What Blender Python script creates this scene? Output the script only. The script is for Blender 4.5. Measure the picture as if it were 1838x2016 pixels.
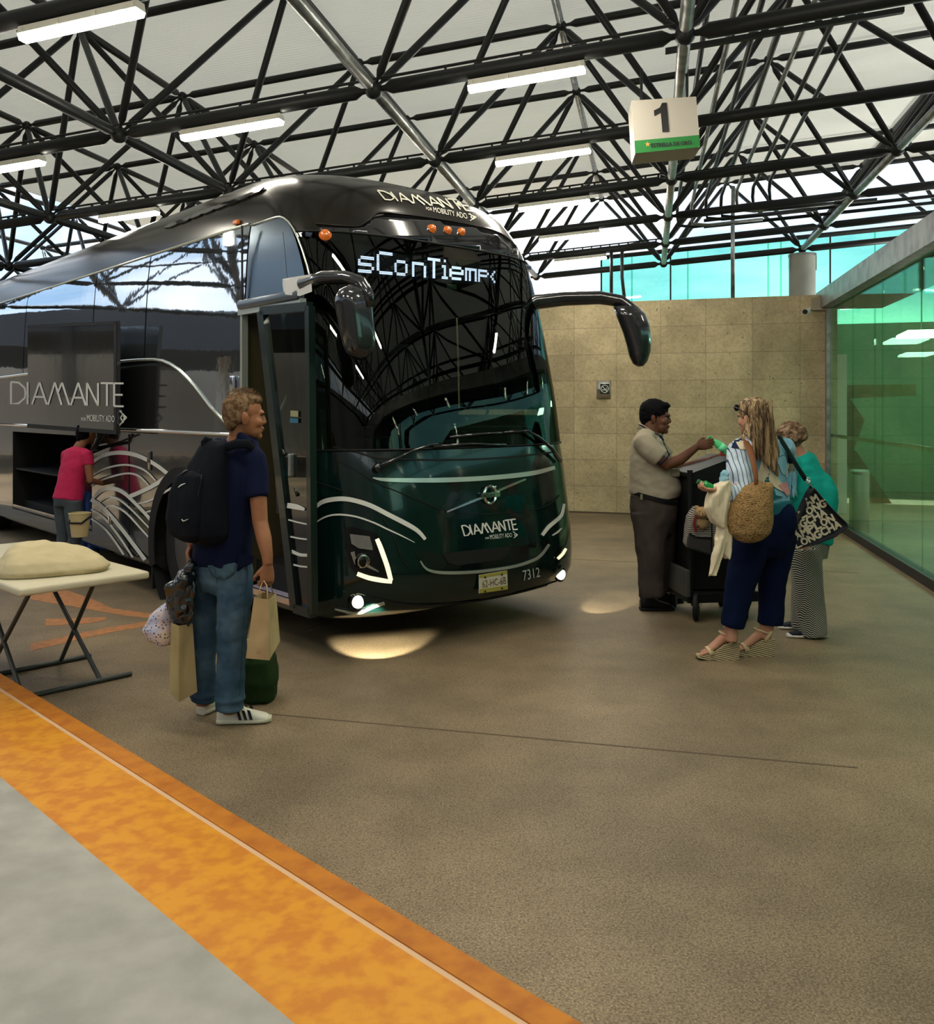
import bpy, bmesh, math, random
import numpy as np
from mathutils import Vector, Matrix, noise
from mathutils.bvhtree import BVHTree
R = math.radians
random.seed(7)
S = bpy.context.scene
for o in list(bpy.data.objects): bpy.data.objects.remove(o)
C = S.collection
# ------------------------------------------------------------------ camera
FPX, CX, HY, HC = 1764.0, 919.0, 806.0, 1.7
cd = bpy.data.cameras.new('camera'); cam = bpy.data.objects.new('camera', cd); C.objects.link(cam)
cam.location = (0, 0, HC); cam.rotation_euler = (R(90), 0, 0)
cd.sensor_fit = 'HORIZONTAL'; cd.sensor_width = 36.0; cd.lens = 36.0*FPX/1838.0
cd.shift_x = 0.0; cd.shift_y = -(1008-HY)/1838.0; cd.clip_start = 0.05; cd.clip_end = 500
S.camera = cam
# ------------------------------------------------------------------ light and exposure
S.view_settings.view_transform = 'Standard'; S.view_settings.look = 'None'
S.view_settings.exposure = 1.33; S.view_settings.gamma = 1.0; S.view_settings.use_curve_mapping = False
W = bpy.data.worlds.new('sky'); S.world = W; W.use_nodes = True
nt = W.node_tree; nt.nodes.clear()
def N(nt, t, **k):
    n = nt.nodes.new(t)
    for a, b in k.items(): setattr(n, a, b)
    return n
tc = N(nt,'ShaderNodeTexCoord'); mp = N(nt,'ShaderNodeMapping'); mp.inputs['Scale'].default_value = (1.6,1.6,4.5)
nz = N(nt,'ShaderNodeTexNoise'); nz.inputs['Scale'].default_value = 1.7; nz.inputs['Detail'].default_value = 7
rp = N(nt,'ShaderNodeValToRGB'); rp.color_ramp.elements[0].position=.40; rp.color_ramp.elements[1].position=.62
rp.color_ramp.elements[0].color=(.24,.37,.52,1); rp.color_ramp.elements[1].color=(0.80,0.82,0.84,1)
bg = N(nt,'ShaderNodeBackground'); bg.inputs['Strength'].default_value = 1.25
ow = N(nt,'ShaderNodeOutputWorld')
nt.links.new(tc.outputs['Generated'], mp.inputs[0]); nt.links.new(mp.outputs[0], nz.inputs['Vector'])
nt.links.new(nz.outputs['Fac'], rp.inputs[0]); nt.links.new(rp.outputs[0], bg.inputs[0]); nt.links.new(bg.outputs[0], ow.inputs[0])
sl = bpy.data.lights.new('sun','SUN'); sl.energy = 4.0; sl.angle = R(1.0); sl.color=(1,.95,.86)
sun = bpy.data.objects.new('sun', sl); C.objects.link(sun)
sun.rotation_euler = (R(-28), R(4), 0)     # from beyond the wall, high
# ------------------------------------------------------------------ helpers
def WP(x, y, Y): return Vector(((x-CX)/FPX*Y, Y, HC-(y-HY)/FPX*Y))
def GP(x, y, z=0.0):
    Y = FPX*(HC-z)/(y-HY); return Vector(((x-CX)/FPX*Y, Y, z))
def mat(name, col, rough=.5, metal=0., spec=.25, emit=None, es=1., alpha=1., trans=0., coat=0., bump=None, vary=None, ior=1.45, sheen=0., bstr=.3, bdist=.01):
    m = bpy.data.materials.new(name); m.use_nodes = True; t = m.node_tree; p = t.nodes['Principled BSDF']
    p.inputs['Base Color'].default_value = (*col,1); p.inputs['Roughness'].default_value = rough
    p.inputs['Metallic'].default_value = metal; p.inputs['Specular IOR Level'].default_value = spec
    p.inputs['Alpha'].default_value = alpha; p.inputs['Transmission Weight'].default_value = trans
    p.inputs['Coat Weight'].default_value = coat; p.inputs['Coat Roughness'].default_value=.03; p.inputs['IOR'].default_value = ior
    p.inputs['Sheen Weight'].default_value = sheen
    if emit: p.inputs['Emission Color'].default_value=(*emit,1); p.inputs['Emission Strength'].default_value=es
    if bump or vary:
        c = t.nodes.new('ShaderNodeTexCoord')
    if bump:
        n = t.nodes.new('ShaderNodeTexNoise'); n.inputs['Scale'].default_value = bump; n.inputs['Detail'].default_value=5
        b = t.nodes.new('ShaderNodeBump'); b.inputs['Strength'].default_value=bstr; b.inputs['Distance'].default_value=bdist
        t.links.new(c.outputs['Object'], n.inputs['Vector']); t.links.new(n.outputs['Fac'], b.inputs['Height']); t.links.new(b.outputs[0], p.inputs['Normal'])
    if vary:      # (scale, second colour, lo, hi)
        n = t.nodes.new('ShaderNodeTexNoise'); n.inputs['Scale'].default_value = vary[0]; n.inputs['Detail'].default_value=6
        r = t.nodes.new('ShaderNodeValToRGB'); e = r.color_ramp.elements
        e[0].position = vary[2]; e[1].position = vary[3]; e[0].color=(*col,1); e[1].color=(*vary[1],1)
        t.links.new(c.outputs['Object'], n.inputs['Vector']); t.links.new(n.outputs['Fac'], r.inputs[0]); t.links.new(r.outputs[0], p.inputs['Base Color'])
    return m
def tag(o, label=None, cat=None, group=None, kind=None):
    if label: o['label']=label
    if cat: o['category']=cat
    if group: o['group']=group
    if kind: o['kind']=kind
    return o
def empty(name, loc, label, cat, group=None, mw=None):
    o = bpy.data.objects.new(name, None); C.objects.link(o); o.empty_display_size=.1
    if mw is not None: o.matrix_world = mw
    else: o.location = loc
    tag(o, label, cat, group); return o
def smooth_me(me, ang=None):
    me.polygons.foreach_set('use_smooth', [True]*len(me.polygons))
    if ang is not None:
        try: me.set_sharp_from_angle(angle=R(ang))
        except Exception: pass
# mesh collector in world (or parent local) coordinates
class MB:
    def __init__(s): s.bm = bmesh.new()
    def box(s, c, d, rot=None):
        M = Matrix.Translation(c) @ (rot.to_4x4() if rot else Matrix()) @ Matrix.Diagonal((d[0],d[1],d[2],1))
        bmesh.ops.create_cube(s.bm, size=1, matrix=M); return s
    def bbox(s, c, d, b=.01, seg=2, rot=None):
        t = bmesh.new(); bmesh.ops.create_cube(t, size=1, matrix=Matrix.Diagonal((d[0],d[1],d[2],1)))
        bmesh.ops.bevel(t, geom=list(t.edges), offset=min(b,min(d)*.45), segments=seg, affect='EDGES', profile=.5)
        M = Matrix.Translation(c) @ (rot.to_4x4() if rot else Matrix()); t.transform(M); s.join(t); return s
    def join(s, t):
        me = bpy.data.meshes.new('t'); t.to_mesh(me); s.bm.from_mesh(me); bpy.data.meshes.remove(me); t.free()
    def loft(s, secs, cap=True, closed=True):
        vs = [[s.bm.verts.new(p) for p in sec] for sec in secs]; n = len(vs[0])
        for a, b in zip(vs, vs[1:]):
            for k in range(n if closed else n-1):
                try: s.bm.faces.new((a[k], a[(k+1)%n], b[(k+1)%n], b[k]))
                except ValueError: pass
        if cap:
            for l in (vs[0][::-1], vs[-1]):
                try: s.bm.faces.new(l)
                except ValueError: pass
        return s
    def tube(s, pts, r, n=10, up=None, cap=True, ry=None):
        """pts path, r scalar or list of radius or (rx, ry)"""
        pts = [Vector(p) for p in pts]; m = len(pts)
        rs = r if isinstance(r,(list,tuple)) and len(r)==m else [r]*m
        secs = []; prev = None
        for i, p in enumerate(pts):
            d = (pts[min(i+1,m-1)]-pts[max(i-1,0)]).normalized()
            if prev is None:
                u = Vector(up) if up else (Vector((0,0,1)) if abs(d.z)<.9 else Vector((0,1,0)))
            else: u = Vector(up) if up else prev
            a = u.cross(d)
            if a.length<1e-4: a = Vector((1,0,0)).cross(d)
            a.normalize(); b = d.cross(a).normalized(); prev = b
            rx, ry_ = rs[i] if isinstance(rs[i],(list,tuple)) else (rs[i],rs[i])
            secs.append([p + a*math.cos(2*math.pi*k/n)*rx + b*math.sin(2*math.pi*k/n)*ry_ for k in range(n)])
        return s.loft(secs, cap)
    def ell(s, c, r, rot=None, u=20, v=14):
        M = Matrix.Translation(c) @ (rot.to_4x4() if rot else Matrix()) @ Matrix.Diagonal((r[0],r[1],r[2],1))
        bmesh.ops.create_uvsphere(s.bm, u_segments=u, v_segments=v, radius=1, matrix=M); return s
    def lathe(s, prof, c=(0,0,0), axis=(0,0,1), n=24):
        q = Vector((0,0,1)).rotation_difference(Vector(axis).normalized()).to_matrix(); c=Vector(c)
        return s.loft([[c+q@Vector((r*math.cos(2*math.pi*k/n), r*math.sin(2*math.pi*k/n), z)) for k in range(n)] for r,z in prof])
    def prism(s, poly, vec):
        vec=Vector(vec); a=[Vector(p) for p in poly]; return s.loft([a,[p+vec for p in a]])
    def grid(s, rows):
        vs=[[s.bm.verts.new(p) for p in r] for r in rows]
        for a,b in zip(vs,vs[1:]):
            for k in range(len(a)-1): s.bm.faces.new((a[k],a[k+1],b[k+1],b[k]))
        return s
    def build(s, name, m, parent=None, smooth=None, local=True, solid=None, remesh=None, sub=0, disp=None, sm=0, kind=None, label=None):
        """coords are world; re-expressed in parent's frame unless local is False"""
        me = bpy.data.meshes.new(name)
        if parent is not None and local:
            s.bm.transform(parent_inv(parent))
        bmesh.ops.recalc_face_normals(s.bm, faces=s.bm.faces) if remesh is None else None
        s.bm.to_mesh(me); s.bm.free()
        ms = m if isinstance(m,(list,tuple)) else [m]
        for q in ms: me.materials.append(q)
        o = bpy.data.objects.new(name, me); C.objects.link(o)
        mods = []
        if solid: q=o.modifiers.new('s','SOLIDIFY'); q.thickness=solid; q.offset=0
        if remesh: q=o.modifiers.new('r','REMESH'); q.mode='VOXEL'; q.voxel_size=remesh; q.use_smooth_shade=True
        if sm: q=o.modifiers.new('m','SMOOTH'); q.factor=.5; q.iterations=sm
        if sub: q=o.modifiers.new('u','SUBSURF'); q.levels=sub; q.render_levels=sub
        if solid or remesh or sub or sm:
            dg = bpy.context.evaluated_depsgraph_get(); dg.update(); ev = o.evaluated_get(dg)
            n = bpy.data.meshes.new_from_object(ev); o.modifiers.clear(); o.data = n; me = n; n.name=name
            if len(me.materials)==0: me.materials.append(ms[0])
        if disp:
            for v in me.vertices: pass
            co = [v.co.copy() for v in me.vertices]; no=[v.normal.copy() for v in me.vertices]
            for v,c,nn in zip(me.vertices,co,no): v.co = c + nn*disp(c)
            me.update()
        if smooth is not None: smooth_me(me, smooth if smooth is not True and smooth<179 else None)
        if parent is not None: o.parent = parent
        if kind: o['kind']=kind
        if label: o['label']=label
        return o
def parent_inv(p):
    M = Matrix()
    while p is not None:
        M = (Matrix.LocRotScale(p.location, p.rotation_euler if p.rotation_mode!='QUATERNION' else p.rotation_quaternion, p.scale)) @ M
        p = p.parent
    return M.inverted()
def struct(o): o['kind']='structure'; return o
STEEL = mat('dark_steel', (.022,.024,.024), .42, .4, bump=25, bstr=.1)
GALV = mat('galvanised', (.30,.31,.30), .38, .75, vary=(9,(.16,.17,.165),.35,.65))
WHITE = mat('white_paint', (.78,.77,.73), .5)
BLACK = mat('black_plastic', (.008,.008,.009), .35)
CHROME = mat('chrome', (.8,.8,.8), .12, 1.)
# ------------------------------------------------------------------ roof frame
P0 = Vector((5.984,16.0,4.562)); VA = Vector((2.318,-.716,.141)); VB = Vector((-.419,-2.051,-.004)); TT = Vector((0,0,1.6))
AH = Vector((VA.x,VA.y,0)).normalized(); BH = Vector((VB.x,VB.y,0)).normalized()
def bn(i,j): return P0+VA*i+VB*j
def tn(i,j): return bn(i,j)+TT
roof = empty('roof_space_frame', bn(-2,4), 'black tubular steel space frame carrying the corrugated roof over the bus bay', 'roof frame')
def member(p, q, r, gap=.10, n=10):
    d=(q-p); L=d.length; d=d/L; g=gap
    b = MB(); b.tube([p+d*.03, p+d*g, p+d*(g+.06), q-d*(g+.06), q-d*g, q-d*.03],[r*.35,r*.42,r,r,r*.42,r*.35],n)
    return b
fam = {'bottom_chord':[], 'top_chord':[], 'diagonal_brace':[], 'cross_chord':[]}
I0,I1,J0,J1 = -6,3,0,9
for i in range(I0,I1+1):
    for j in range(J0,J1+1):
        if i<I1: fam['bottom_chord'].append((bn(i,j),bn(i+1,j),.058,STEEL))
        if j<J1: fam['cross_chord'].append((bn(i,j),bn(i,j+1),.048,GALV if i in(-2,-1,0) else STEEL))
        for di in(-.5,.5):
            for dj in(-.5,.5): fam['diagonal_brace'].append((bn(i,j),tn(i+di,j+dj),.034,GALV if (i in(0,) and j==0) else STEEL))
for ii in range(I0,I1+2):
    for jj in range(J0,J1+2):
        i=ii-.5; j=jj-.5
        if ii<=I1: fam['top_chord'].append((tn(i,j),tn(i+1,j),.045,STEEL))
        if jj<=J1: fam['top_chord'].append((tn(i,j),tn(i,j+1),.042,GALV if i==-1.5 or i==-.5 else STEEL))
def vis(p):
    if p.y<.3: return 0
    x=CX+FPX*p.x/p.y; y=HY-FPX*(p.z-HC)/p.y
    return (-150<x<2000 and -100<y<2100)
for nm, L in fam.items():
    sc=[]
    for (p,q,r,m) in L:
        mid=(p+q)/2; s = max(vis(p),vis(q),vis(mid))
        sc.append((-(s*1000+ (100/max(.5,mid.length))), p,q,r,m))
    sc.sort(key=lambda t:t[0])
    for k,(s,p,q,r,m) in enumerate(sc[:96]): member(p,q,r,n=12).build(nm,m,roof,smooth=50)
    b=MB()
    for (s,p,q,r,m) in sc[96:]: b.join(member(p,q,r,n=6).bm)
    if len(sc)>96: b.build(nm,STEEL,roof,smooth=50,kind='stuff')
nodes=[]
for i in range(I0,I1+1):
    for j in range(J0,J1+1): nodes.append((bn(i,j),.075))
for ii in range(I0,I1+2):
    for jj in range(J0,J1+2): nodes.append((tn(ii-.5,jj-.5),.06))
nodes.sort(key=lambda t:-(vis(t[0])*1000+100/max(.5,t[0].length)))
for p,r in nodes[:96]: MB().ell(p,(r,r,r),u=12,v=8).build('node_joint',STEEL,roof,smooth=True)
b=MB()
for p,r in nodes[96:]: b.ell(p,(r,r,r),u=8,v=6)
b.build('node_joint',STEEL,roof,smooth=True,kind='stuff')
# deck: corrugated sheet
DECK = mat('deck', (.62,.62,.58), .5, 0.)
t = DECK.node_tree; p = t.nodes['Principled BSDF']; c=t.nodes.new('ShaderNodeTexCoord'); w=t.nodes.new('ShaderNodeTexWave'); w.wave_type='BANDS'; w.bands_direction='Y'
w.inputs['Scale'].default_value=5.; bp=t.nodes.new('ShaderNodeBump'); bp.inputs['Strength'].default_value=.6; bp.inputs['Distance'].default_value=.02
t.links.new(c.outputs['Object'],w.inputs['Vector']); t.links.new(w.outputs['Fac'],bp.inputs['Height']); t.links.new(bp.outputs[0],p.inputs['Normal'])
nz=t.nodes.new('ShaderNodeTexNoise'); nz.inputs['Scale'].default_value=.7; rr=t.nodes.new('ShaderNodeValToRGB'); rr.color_ramp.elements[0].color=(.70,.70,.67,1); rr.color_ramp.elements[1].color=(.84,.84,.81,1)
t.links.new(c.outputs['Object'],nz.inputs['Vector']); t.links.new(nz.outputs['Fac'],rr.inputs[0]); t.links.new(rr.outputs[0],p.inputs['Base Color'])
tl=t.nodes.new('ShaderNodeBsdfTranslucent'); tl.inputs[0].default_value=(.62,.62,.58,1); mxs=t.nodes.new('ShaderNodeMixShader'); mxs.inputs[0].default_value=.42
t.links.new(p.outputs[0],mxs.inputs[1]); t.links.new(tl.outputs[0],mxs.inputs[2]); t.links.new(mxs.outputs[0],t.nodes['Material Output'].inputs[0])
q = Matrix((VA.normalized(), (-VB).normalized(), VA.cross(-VB).normalized())).transposed()
top = TT+Vector((0,0,.10))
c0 = (tn(-5.56,-.6)+tn(3.6,9.6))/2+Vector((0,0,.12))
dk = bpy.data.objects.new('ceiling', bpy.data.meshes.new('ceiling')); bm=bmesh.new()
la=VA.length*9.16; lb=VB.length*10.2
bmesh.ops.create_cube(bm,size=1,matrix=Matrix.Diagonal((la,lb,.07,1))); bm.to_mesh(dk.data); bm.free(); dk.data.materials.append(DECK)
C.objects.link(dk); dk.matrix_world = Matrix.Translation(c0)@q.to_4x4(); struct(dk)
# ------------------------------------------------------------------ lamps under the chords
TUBE = mat('tube_light',(1,1,1),.4,emit=(1.,.93,.78),es=45.)
LCASE = mat('lamp_case',(.62,.6,.52),.5)
lamps=[(-3,5,.27,.66,'directly above the bus roof near the left edge'),(-4,4,.30,.62,'leftmost, over the rear of the bus roof'),(-2,5,.33,.70,'at the top of the photo above the bus front'),(-2,4,.27,.66,'between the bus roof and the number 1 sign'),
 (-2,3,.24,.60,'below and beyond the one beside the number 1 sign'),(-2,2,.24,.60,'above the right mirror arm, third from the far end'),(-2,1,.24,.60,'farthest fully seen, low over the right mirror'),(-2,6,.3,.66,'nearest the camera over the bus front'),(-4,5,.3,.66,'over the left side of the bus'),(-3,3,.3,.66,'behind the bus roof'),(-1,6,.3,.66,'above and right of the number 1 sign'),(-3,6,.3,.66,'overhead toward the camera'),(0,4,.3,.66,'at the right over the glass building'),(-2,7,.3,.66,'overhead behind the camera'),(-3,7,.3,.66,'overhead left behind the camera'),(-1,7,.3,.66,'overhead right behind the camera')]
for (i,j,f0,f1,where) in lamps:
    p=bn(i,j)+VA*f0; q2=bn(i,j)+VA*f1; d=(q2-p).normalized(); off=Vector((0,0,-.115))
    L=empty('ceiling_light',(p+q2)/2+off,'white fluorescent tube light '+where,'light','fluorescent lights under the roof chords')
    MB().loft([[c+off+AH.cross(Vector((0,0,1)))*x+Vector((0,0,z)) for x,z in((-.035,.05),(.035,.05),(.05,0),(-.05,0))] for c in(p,q2)]).build('housing',LCASE,L)
    MB().loft([[c+off+AH.cross(Vector((0,0,1)))*x+Vector((0,0,z)) for x,z in((-.045,0),(.045,0),(.03,-.035),(-.03,-.035))] for c in(p,q2)]).build('diffuser',TUBE,L)
    for k in range(4 if j<7 else 2):
        cc=p+(q2-p)*(.03+.94*k/(3 if j<7 else 1))+off
        MB().box(cc+Vector((0,0,.02)),(.03,.108,.03),Matrix((AH,Vector((0,0,1)).cross(AH),Vector((0,0,1)))).transposed()).build('clip',LCASE,L)
# cable conduits on the chords
for (i0,i1,j,w) in [(-5,-1,5,'topmost'),(-5,-3,4,'left, over the bus roof'),(-3,-1,4,'behind the bus roof crown'),(-2,-1,3,'below the number 1 sign'),(-2,-1,1,'on the far chord')]:
    b=MB(); pts=[bn(i0,j)+(bn(i1,j)-bn(i0,j))*k/8+Vector((0,0,.085)) for k in range(9)]
    b.tube(pts,.012,6)
    for k in range(0,17): b.box(bn(i0,j)+(bn(i1,j)-bn(i0,j))*k/16+Vector((0,0,.062)),(.02,.03,.05))
    tag(b.build('cable_conduit',STEEL),'thin dark cable conduit clipped to a roof chord, '+w,'conduit','conduits on the roof chords')
for k in range(7):
    fi=-.93+.085*k; z=Vector((0,0,.42-.03*(k%2)))
    e0=bn(fi,1.35+.08*k)+z; s0=bn(fi+.02,8)+z
    pts=[s0+(e0-s0)*t for t in (0,.25,.5,.75,.92,1)]+[e0+Vector((0,0,-.12))+BH*-.1, e0+Vector((.02,0,-.27))-BH*.12, e0+AH*.25-BH*.15+Vector((0,0,-.3)), e0+AH*(.9+.15*k)-BH*.15+Vector((0,0,-.26))]
    tag(MB().tube(pts,.024,8).build('conduit_pipe',GALV if k%3==1 else STEEL,smooth=True),'metal conduit pipe in the bundle running back beside the number 1 sign','pipe','conduit bundle beside the sign')
for k,j in enumerate((2,3,4,5,6,7)):
    tag(MB().loft([[bn(-1.05,j+.5)+Vector((0,0,.33))+d_,bn(-.30,j+.5)+Vector((0,0,.33))+d_] [::1]+[bn(-.30,j+.5)+Vector((0,0,.29))+d_,bn(-1.05,j+.5)+Vector((0,0,.29))+d_] for d_ in(BH*-.025,BH*.025)]).build('pipe_hanger',STEEL),'steel cross bar under the conduit bundle, '+('first','second','third','fourth','fifth','sixth')[k]+' from the stone wall','bracket','hanger bars under the conduit bundle')
for (x,z0,w) in ((.035,.0,'upper'),(.0,-.10,'lower')):
    tag(MB().tube([bn(-.75,1)+Vector((0,0,.30+z0)),bn(2.5,1)+Vector((0,0,.22+z0))],.028,8).build('conduit_pipe',STEEL,smooth=True),'long dark conduit along the far roof chord, %s of two'%w,'pipe')
# ------------------------------------------------------------------ floor, wall, column
FLOOR = bpy.data.materials.new('floor'); FLOOR.use_nodes=True; t=FLOOR.node_tree; p=t.nodes['Principled BSDF']
c=t.nodes.new('ShaderNodeTexCoord')
def noiz(t,c,sc,det=4,rg=.5):
    n=t.nodes.new('ShaderNodeTexNoise'); n.inputs['Scale'].default_value=sc; n.inputs['Detail'].default_value=det; n.inputs['Roughness'].default_value=rg; t.links.new(c.outputs['Object'],n.inputs['Vector']); return n
def ramp(t,src,els):
    r=t.nodes.new('ShaderNodeValToRGB'); e=r.color_ramp.elements
    while len(e)<len(els): e.new(.5)
    for q,(ps,cl) in zip(e,els): q.position=ps; q.color=(*cl,1)
    t.links.new(src,r.inputs[0]); return r
def mix(t,a,b,f,mode='MIX'):
    m=t.nodes.new('ShaderNodeMix'); m.data_type='RGBA'; m.blend_type=mode
    for s,v in((6,a),(7,b),(0,f)):
        if hasattr(v,'is_linked') or hasattr(v,'links'): t.links.new(v,m.inputs[s])
        else: m.inputs[s].default_value = v if s==0 else (*v,1)
    return m.outputs[2]
fine=noiz(t,c,130,3,.7); vor=t.nodes.new('ShaderNodeTexVoronoi'); vor.inputs['Scale'].default_value=110; t.links.new(c.outputs['Object'],vor.inputs['Vector'])
big=noiz(t,c,.55,6); med=noiz(t,c,3.2,5)
g1=ramp(t,fine.outputs['Fac'],[(.36,(.07,.048,.028)),(.5,(.215,.158,.092)),(.66,(.44,.345,.215))])
g2=ramp(t,vor.outputs['Distance'],[(.0,(.36,.275,.18)),(.35,(.235,.172,.10)),(.8,(.10,.07,.042))])
base=mix(t,g1.outputs[0],g2.outputs[0],.45)
bv=ramp(t,big.outputs['Fac'],[(.35,(.62,.62,.62)),(.65,(1.12,1.1,1.05))]); mv=ramp(t,med.outputs['Fac'],[(.35,(.85,.84,.82)),(.62,(1.05,1.05,1.05))])
col=mix(t,base,bv.outputs[0],1.0,'MULTIPLY'); col=mix(t,col,mv.outputs[0],1.0,'MULTIPLY')
t.links.new(col,p.inputs['Base Color']); p.inputs['Roughness'].default_value=.62; p.inputs['Specular IOR Level'].default_value=.35
bp=t.nodes.new('ShaderNodeBump'); bp.inputs['Strength'].default_value=.3; bp.inputs['Distance'].default_value=.002; t.links.new(fine.outputs['Fac'],bp.inputs['Height']); t.links.new(bp.outputs[0],p.inputs['Normal'])
b=MB(); b.grid([[Vector((x,y,0)) for x in(-60,-30,0,30,60)] for y in(-60,-20,10,40,80)]); fl=b.build('floor',FLOOR); struct(fl)
JOINT=mat('joint',(.10,.075,.05),.8)
def strip(p,q,w,z,m,name,th=.004):
    d=(q-p).normalized(); n=Vector((-d.y,d.x,0))*w/2; b=MB(); b.prism([Vector((v.x,v.y,z-th)) for v in(p-n,q-n,q+n,p+n)],(0,0,th)); return b.build(name,m)
# joints in the slab
tr=0
for (a1,a2) in (((520,1405),(1688,1512)),((1110,1100),(1688,1128)),((600,1240),(1110,1075))):
    o=strip(GP(*a1),GP(*a2),.014,.0015,JOINT,'trim_%d'%(tr+1),.0012); struct(o); tr+=1
STONE=bpy.data.materials.new('stone'); STONE.use_nodes=True; t=STONE.node_tree; p=t.nodes['Principled BSDF']; c=t.nodes.new('ShaderNodeTexCoord')
sep=t.nodes.new('ShaderNodeSeparateXYZ'); t.links.new(c.outputs['Object'],sep.inputs[0])
def math_(t,op,a,b=None):
    m=t.nodes.new('ShaderNodeMath'); m.operation=op
    for k,v in((0,a),(1,b)):
        if v is None: continue
        if hasattr(v,'links'): t.links.new(v,m.inputs[k])
        else: m.inputs[k].default_value=v
    return m.outputs[0]
BW,BHt=.70,.431
u=math_(t,'DIVIDE',math_(t,'ADD',sep.outputs[0],20.13),BW); v=math_(t,'DIVIDE',math_(t,'ADD',sep.outputs[2],.42-.0),BHt)
cu=math_(t,'FLOOR',u); cv=math_(t,'FLOOR',v); cmb=t.nodes.new('ShaderNodeCombineXYZ'); t.links.new(cu,cmb.inputs[0]); t.links.new(cv,cmb.inputs[1])
wn=t.nodes.new('ShaderNodeTexWhiteNoise'); wn.noise_dimensions='2D'; t.links.new(cmb.outputs[0],wn.inputs['Vector'])
bc=ramp(t,wn.outputs['Value'],[(0,(.33,.265,.165)),(.2,(.43,.355,.215)),(.6,(.48,.40,.245)),(1,(.53,.44,.275))])
n1=noiz(t,c,2.2,6); n2=noiz(t,c,30,3); 
m1=ramp(t,n1.outputs['Fac'],[(.3,(.72,.70,.66)),(.7,(1.08,1.06,1.02))]); col=mix(t,bc.outputs[0],m1.outputs[0],1.,'MULTIPLY')
m2=ramp(t,n2.outputs['Fac'],[(.3,(.8,.8,.78)),(.6,(1.03,1.03,1.03))]); col=mix(t,col,m2.outputs[0],1.,'MULTIPLY')
vp=t.nodes.new('ShaderNodeTexVoronoi'); vp.inputs['Scale'].default_value=7; t.links.new(c.outputs['Object'],vp.inputs['Vector'])
pit=ramp(t,vp.outputs['Distance'],[(.05,(.18,.15,.12)),(.09,(1,1,1))]); col=mix(t,col,pit.outputs[0],.85,'MULTIPLY')
fu=math_(t,'ABSOLUTE',math_(t,'SUBTRACT',math_(t,'FRACT',u),.5)); fv=math_(t,'ABSOLUTE',math_(t,'SUBTRACT',math_(t,'FRACT',v),.5))
ju=math_(t,'GREATER_THAN',fu,.494); jv=math_(t,'GREATER_THAN',fv,.489); jj=math_(t,'MAXIMUM',ju,jv)
col=mix(t,col,(.13,.105,.07),math_(t,'MULTIPLY',jj,.6)); t.links.new(col,p.inputs['Base Color']); p.inputs['Roughness'].default_value=.75
bp=t.nodes.new('ShaderNodeBump'); bp.inputs['Distance'].default_value=.01; bp.inputs['Strength'].default_value=.5; t.links.new(pit.outputs[0],bp.inputs['Height']); t.links.new(bp.outputs[0],p.inputs['Normal'])
def oriented(name, c, d, rz, m, parent=None):
    b=bmesh.new(); bmesh.ops.create_cube(b,size=1,matrix=Matrix.Diagonal((d[0],d[1],d[2],1))); me=bpy.data.meshes.new(name); b.to_mesh(me); b.free(); me.materials.append(m)
    o=bpy.data.objects.new(name,me); C.objects.link(o); o.location=c; o.rotation_euler=(0,0,rz); o.parent=parent; return o
AZ=math.atan2(VA.y,VA.x)
WR=Vector((5.45,13.65,0))   # right end of the stone wall, front face
UP=Vector((0,0,1))
wl=oriented('wall_back', WR-AH*8.9+Vector((0,0,1.725))-BH*.25, (18.2,.5,3.45), AZ, STONE); struct(wl)
struct(oriented('baseboard_back', WR-AH*9+Vector((0,0,.012))+BH*.02,(18,.04,.024),AZ,JOINT))
# column on the wall line
colm=bn(0,0); cb=empty('concrete_column',(colm.x,colm.y,0),'round grey concrete column rising behind the stone wall into the roof frame','column')
GREYC=mat('grey_concrete',(.26,.27,.24),.6,vary=(3,(.20,.21,.19),.35,.7))
MB().lathe([(.225,0),(.225,4.42),(.23,4.42),(.23,4.45)],(colm.x,colm.y,0),n=40).build('shaft',GREYC,cb,smooth=50)
MB().lathe([(.24,4.43),(.24,4.47)],(colm.x,colm.y,0),n=40).build('cap_plate',GALV,cb,smooth=50)
for s in(-1,1): MB().box(Vector((colm.x+s*.235,colm.y-.02,4.32)),(.012,.05,.28)).build('side_strap',GALV,cb)
# teal glass screen behind the stone wall
def glass(name, tint, refl=.12, rough=.0, gl=.9, fm=1.):
    m=bpy.data.materials.new(name); m.use_nodes=True; t=m.node_tree; t.nodes.clear()
    tr=t.nodes.new('ShaderNodeBsdfTransparent'); tr.inputs[0].default_value=(*tint,1); g=gl; gl=t.nodes.new('ShaderNodeBsdfGlossy'); gl.inputs['Roughness'].default_value=rough; gl.inputs[0].default_value=(g,g*1.05,g,1)
    fr=t.nodes.new('ShaderNodeFresnel'); fr.inputs[0].default_value=1.5; mm=t.nodes.new('ShaderNodeMath'); mm.operation='MULTIPLY_ADD'; mm.inputs[1].default_value=fm; mm.inputs[2].default_value=refl; mm.use_clamp=True
    mx=t.nodes.new('ShaderNodeMixShader'); o=t.nodes.new('ShaderNodeOutputMaterial')
    t.links.new(fr.outputs[0],mm.inputs[0]); t.links.new(mm.outputs[0],mx.inputs[0]); t.links.new(tr.outputs[0],mx.inputs[1]); t.links.new(gl.outputs[0],mx.inputs[2]); t.links.new(mx.outputs[0],o.inputs[0]); return m
TEAL=glass('teal_glass',(.54,.86,.74),.0)
WG=WR-BH*3.0
gs=empty('glass_screen',WG,'tall teal glass screen standing behind the top of the stone wall','glass screen')
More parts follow.
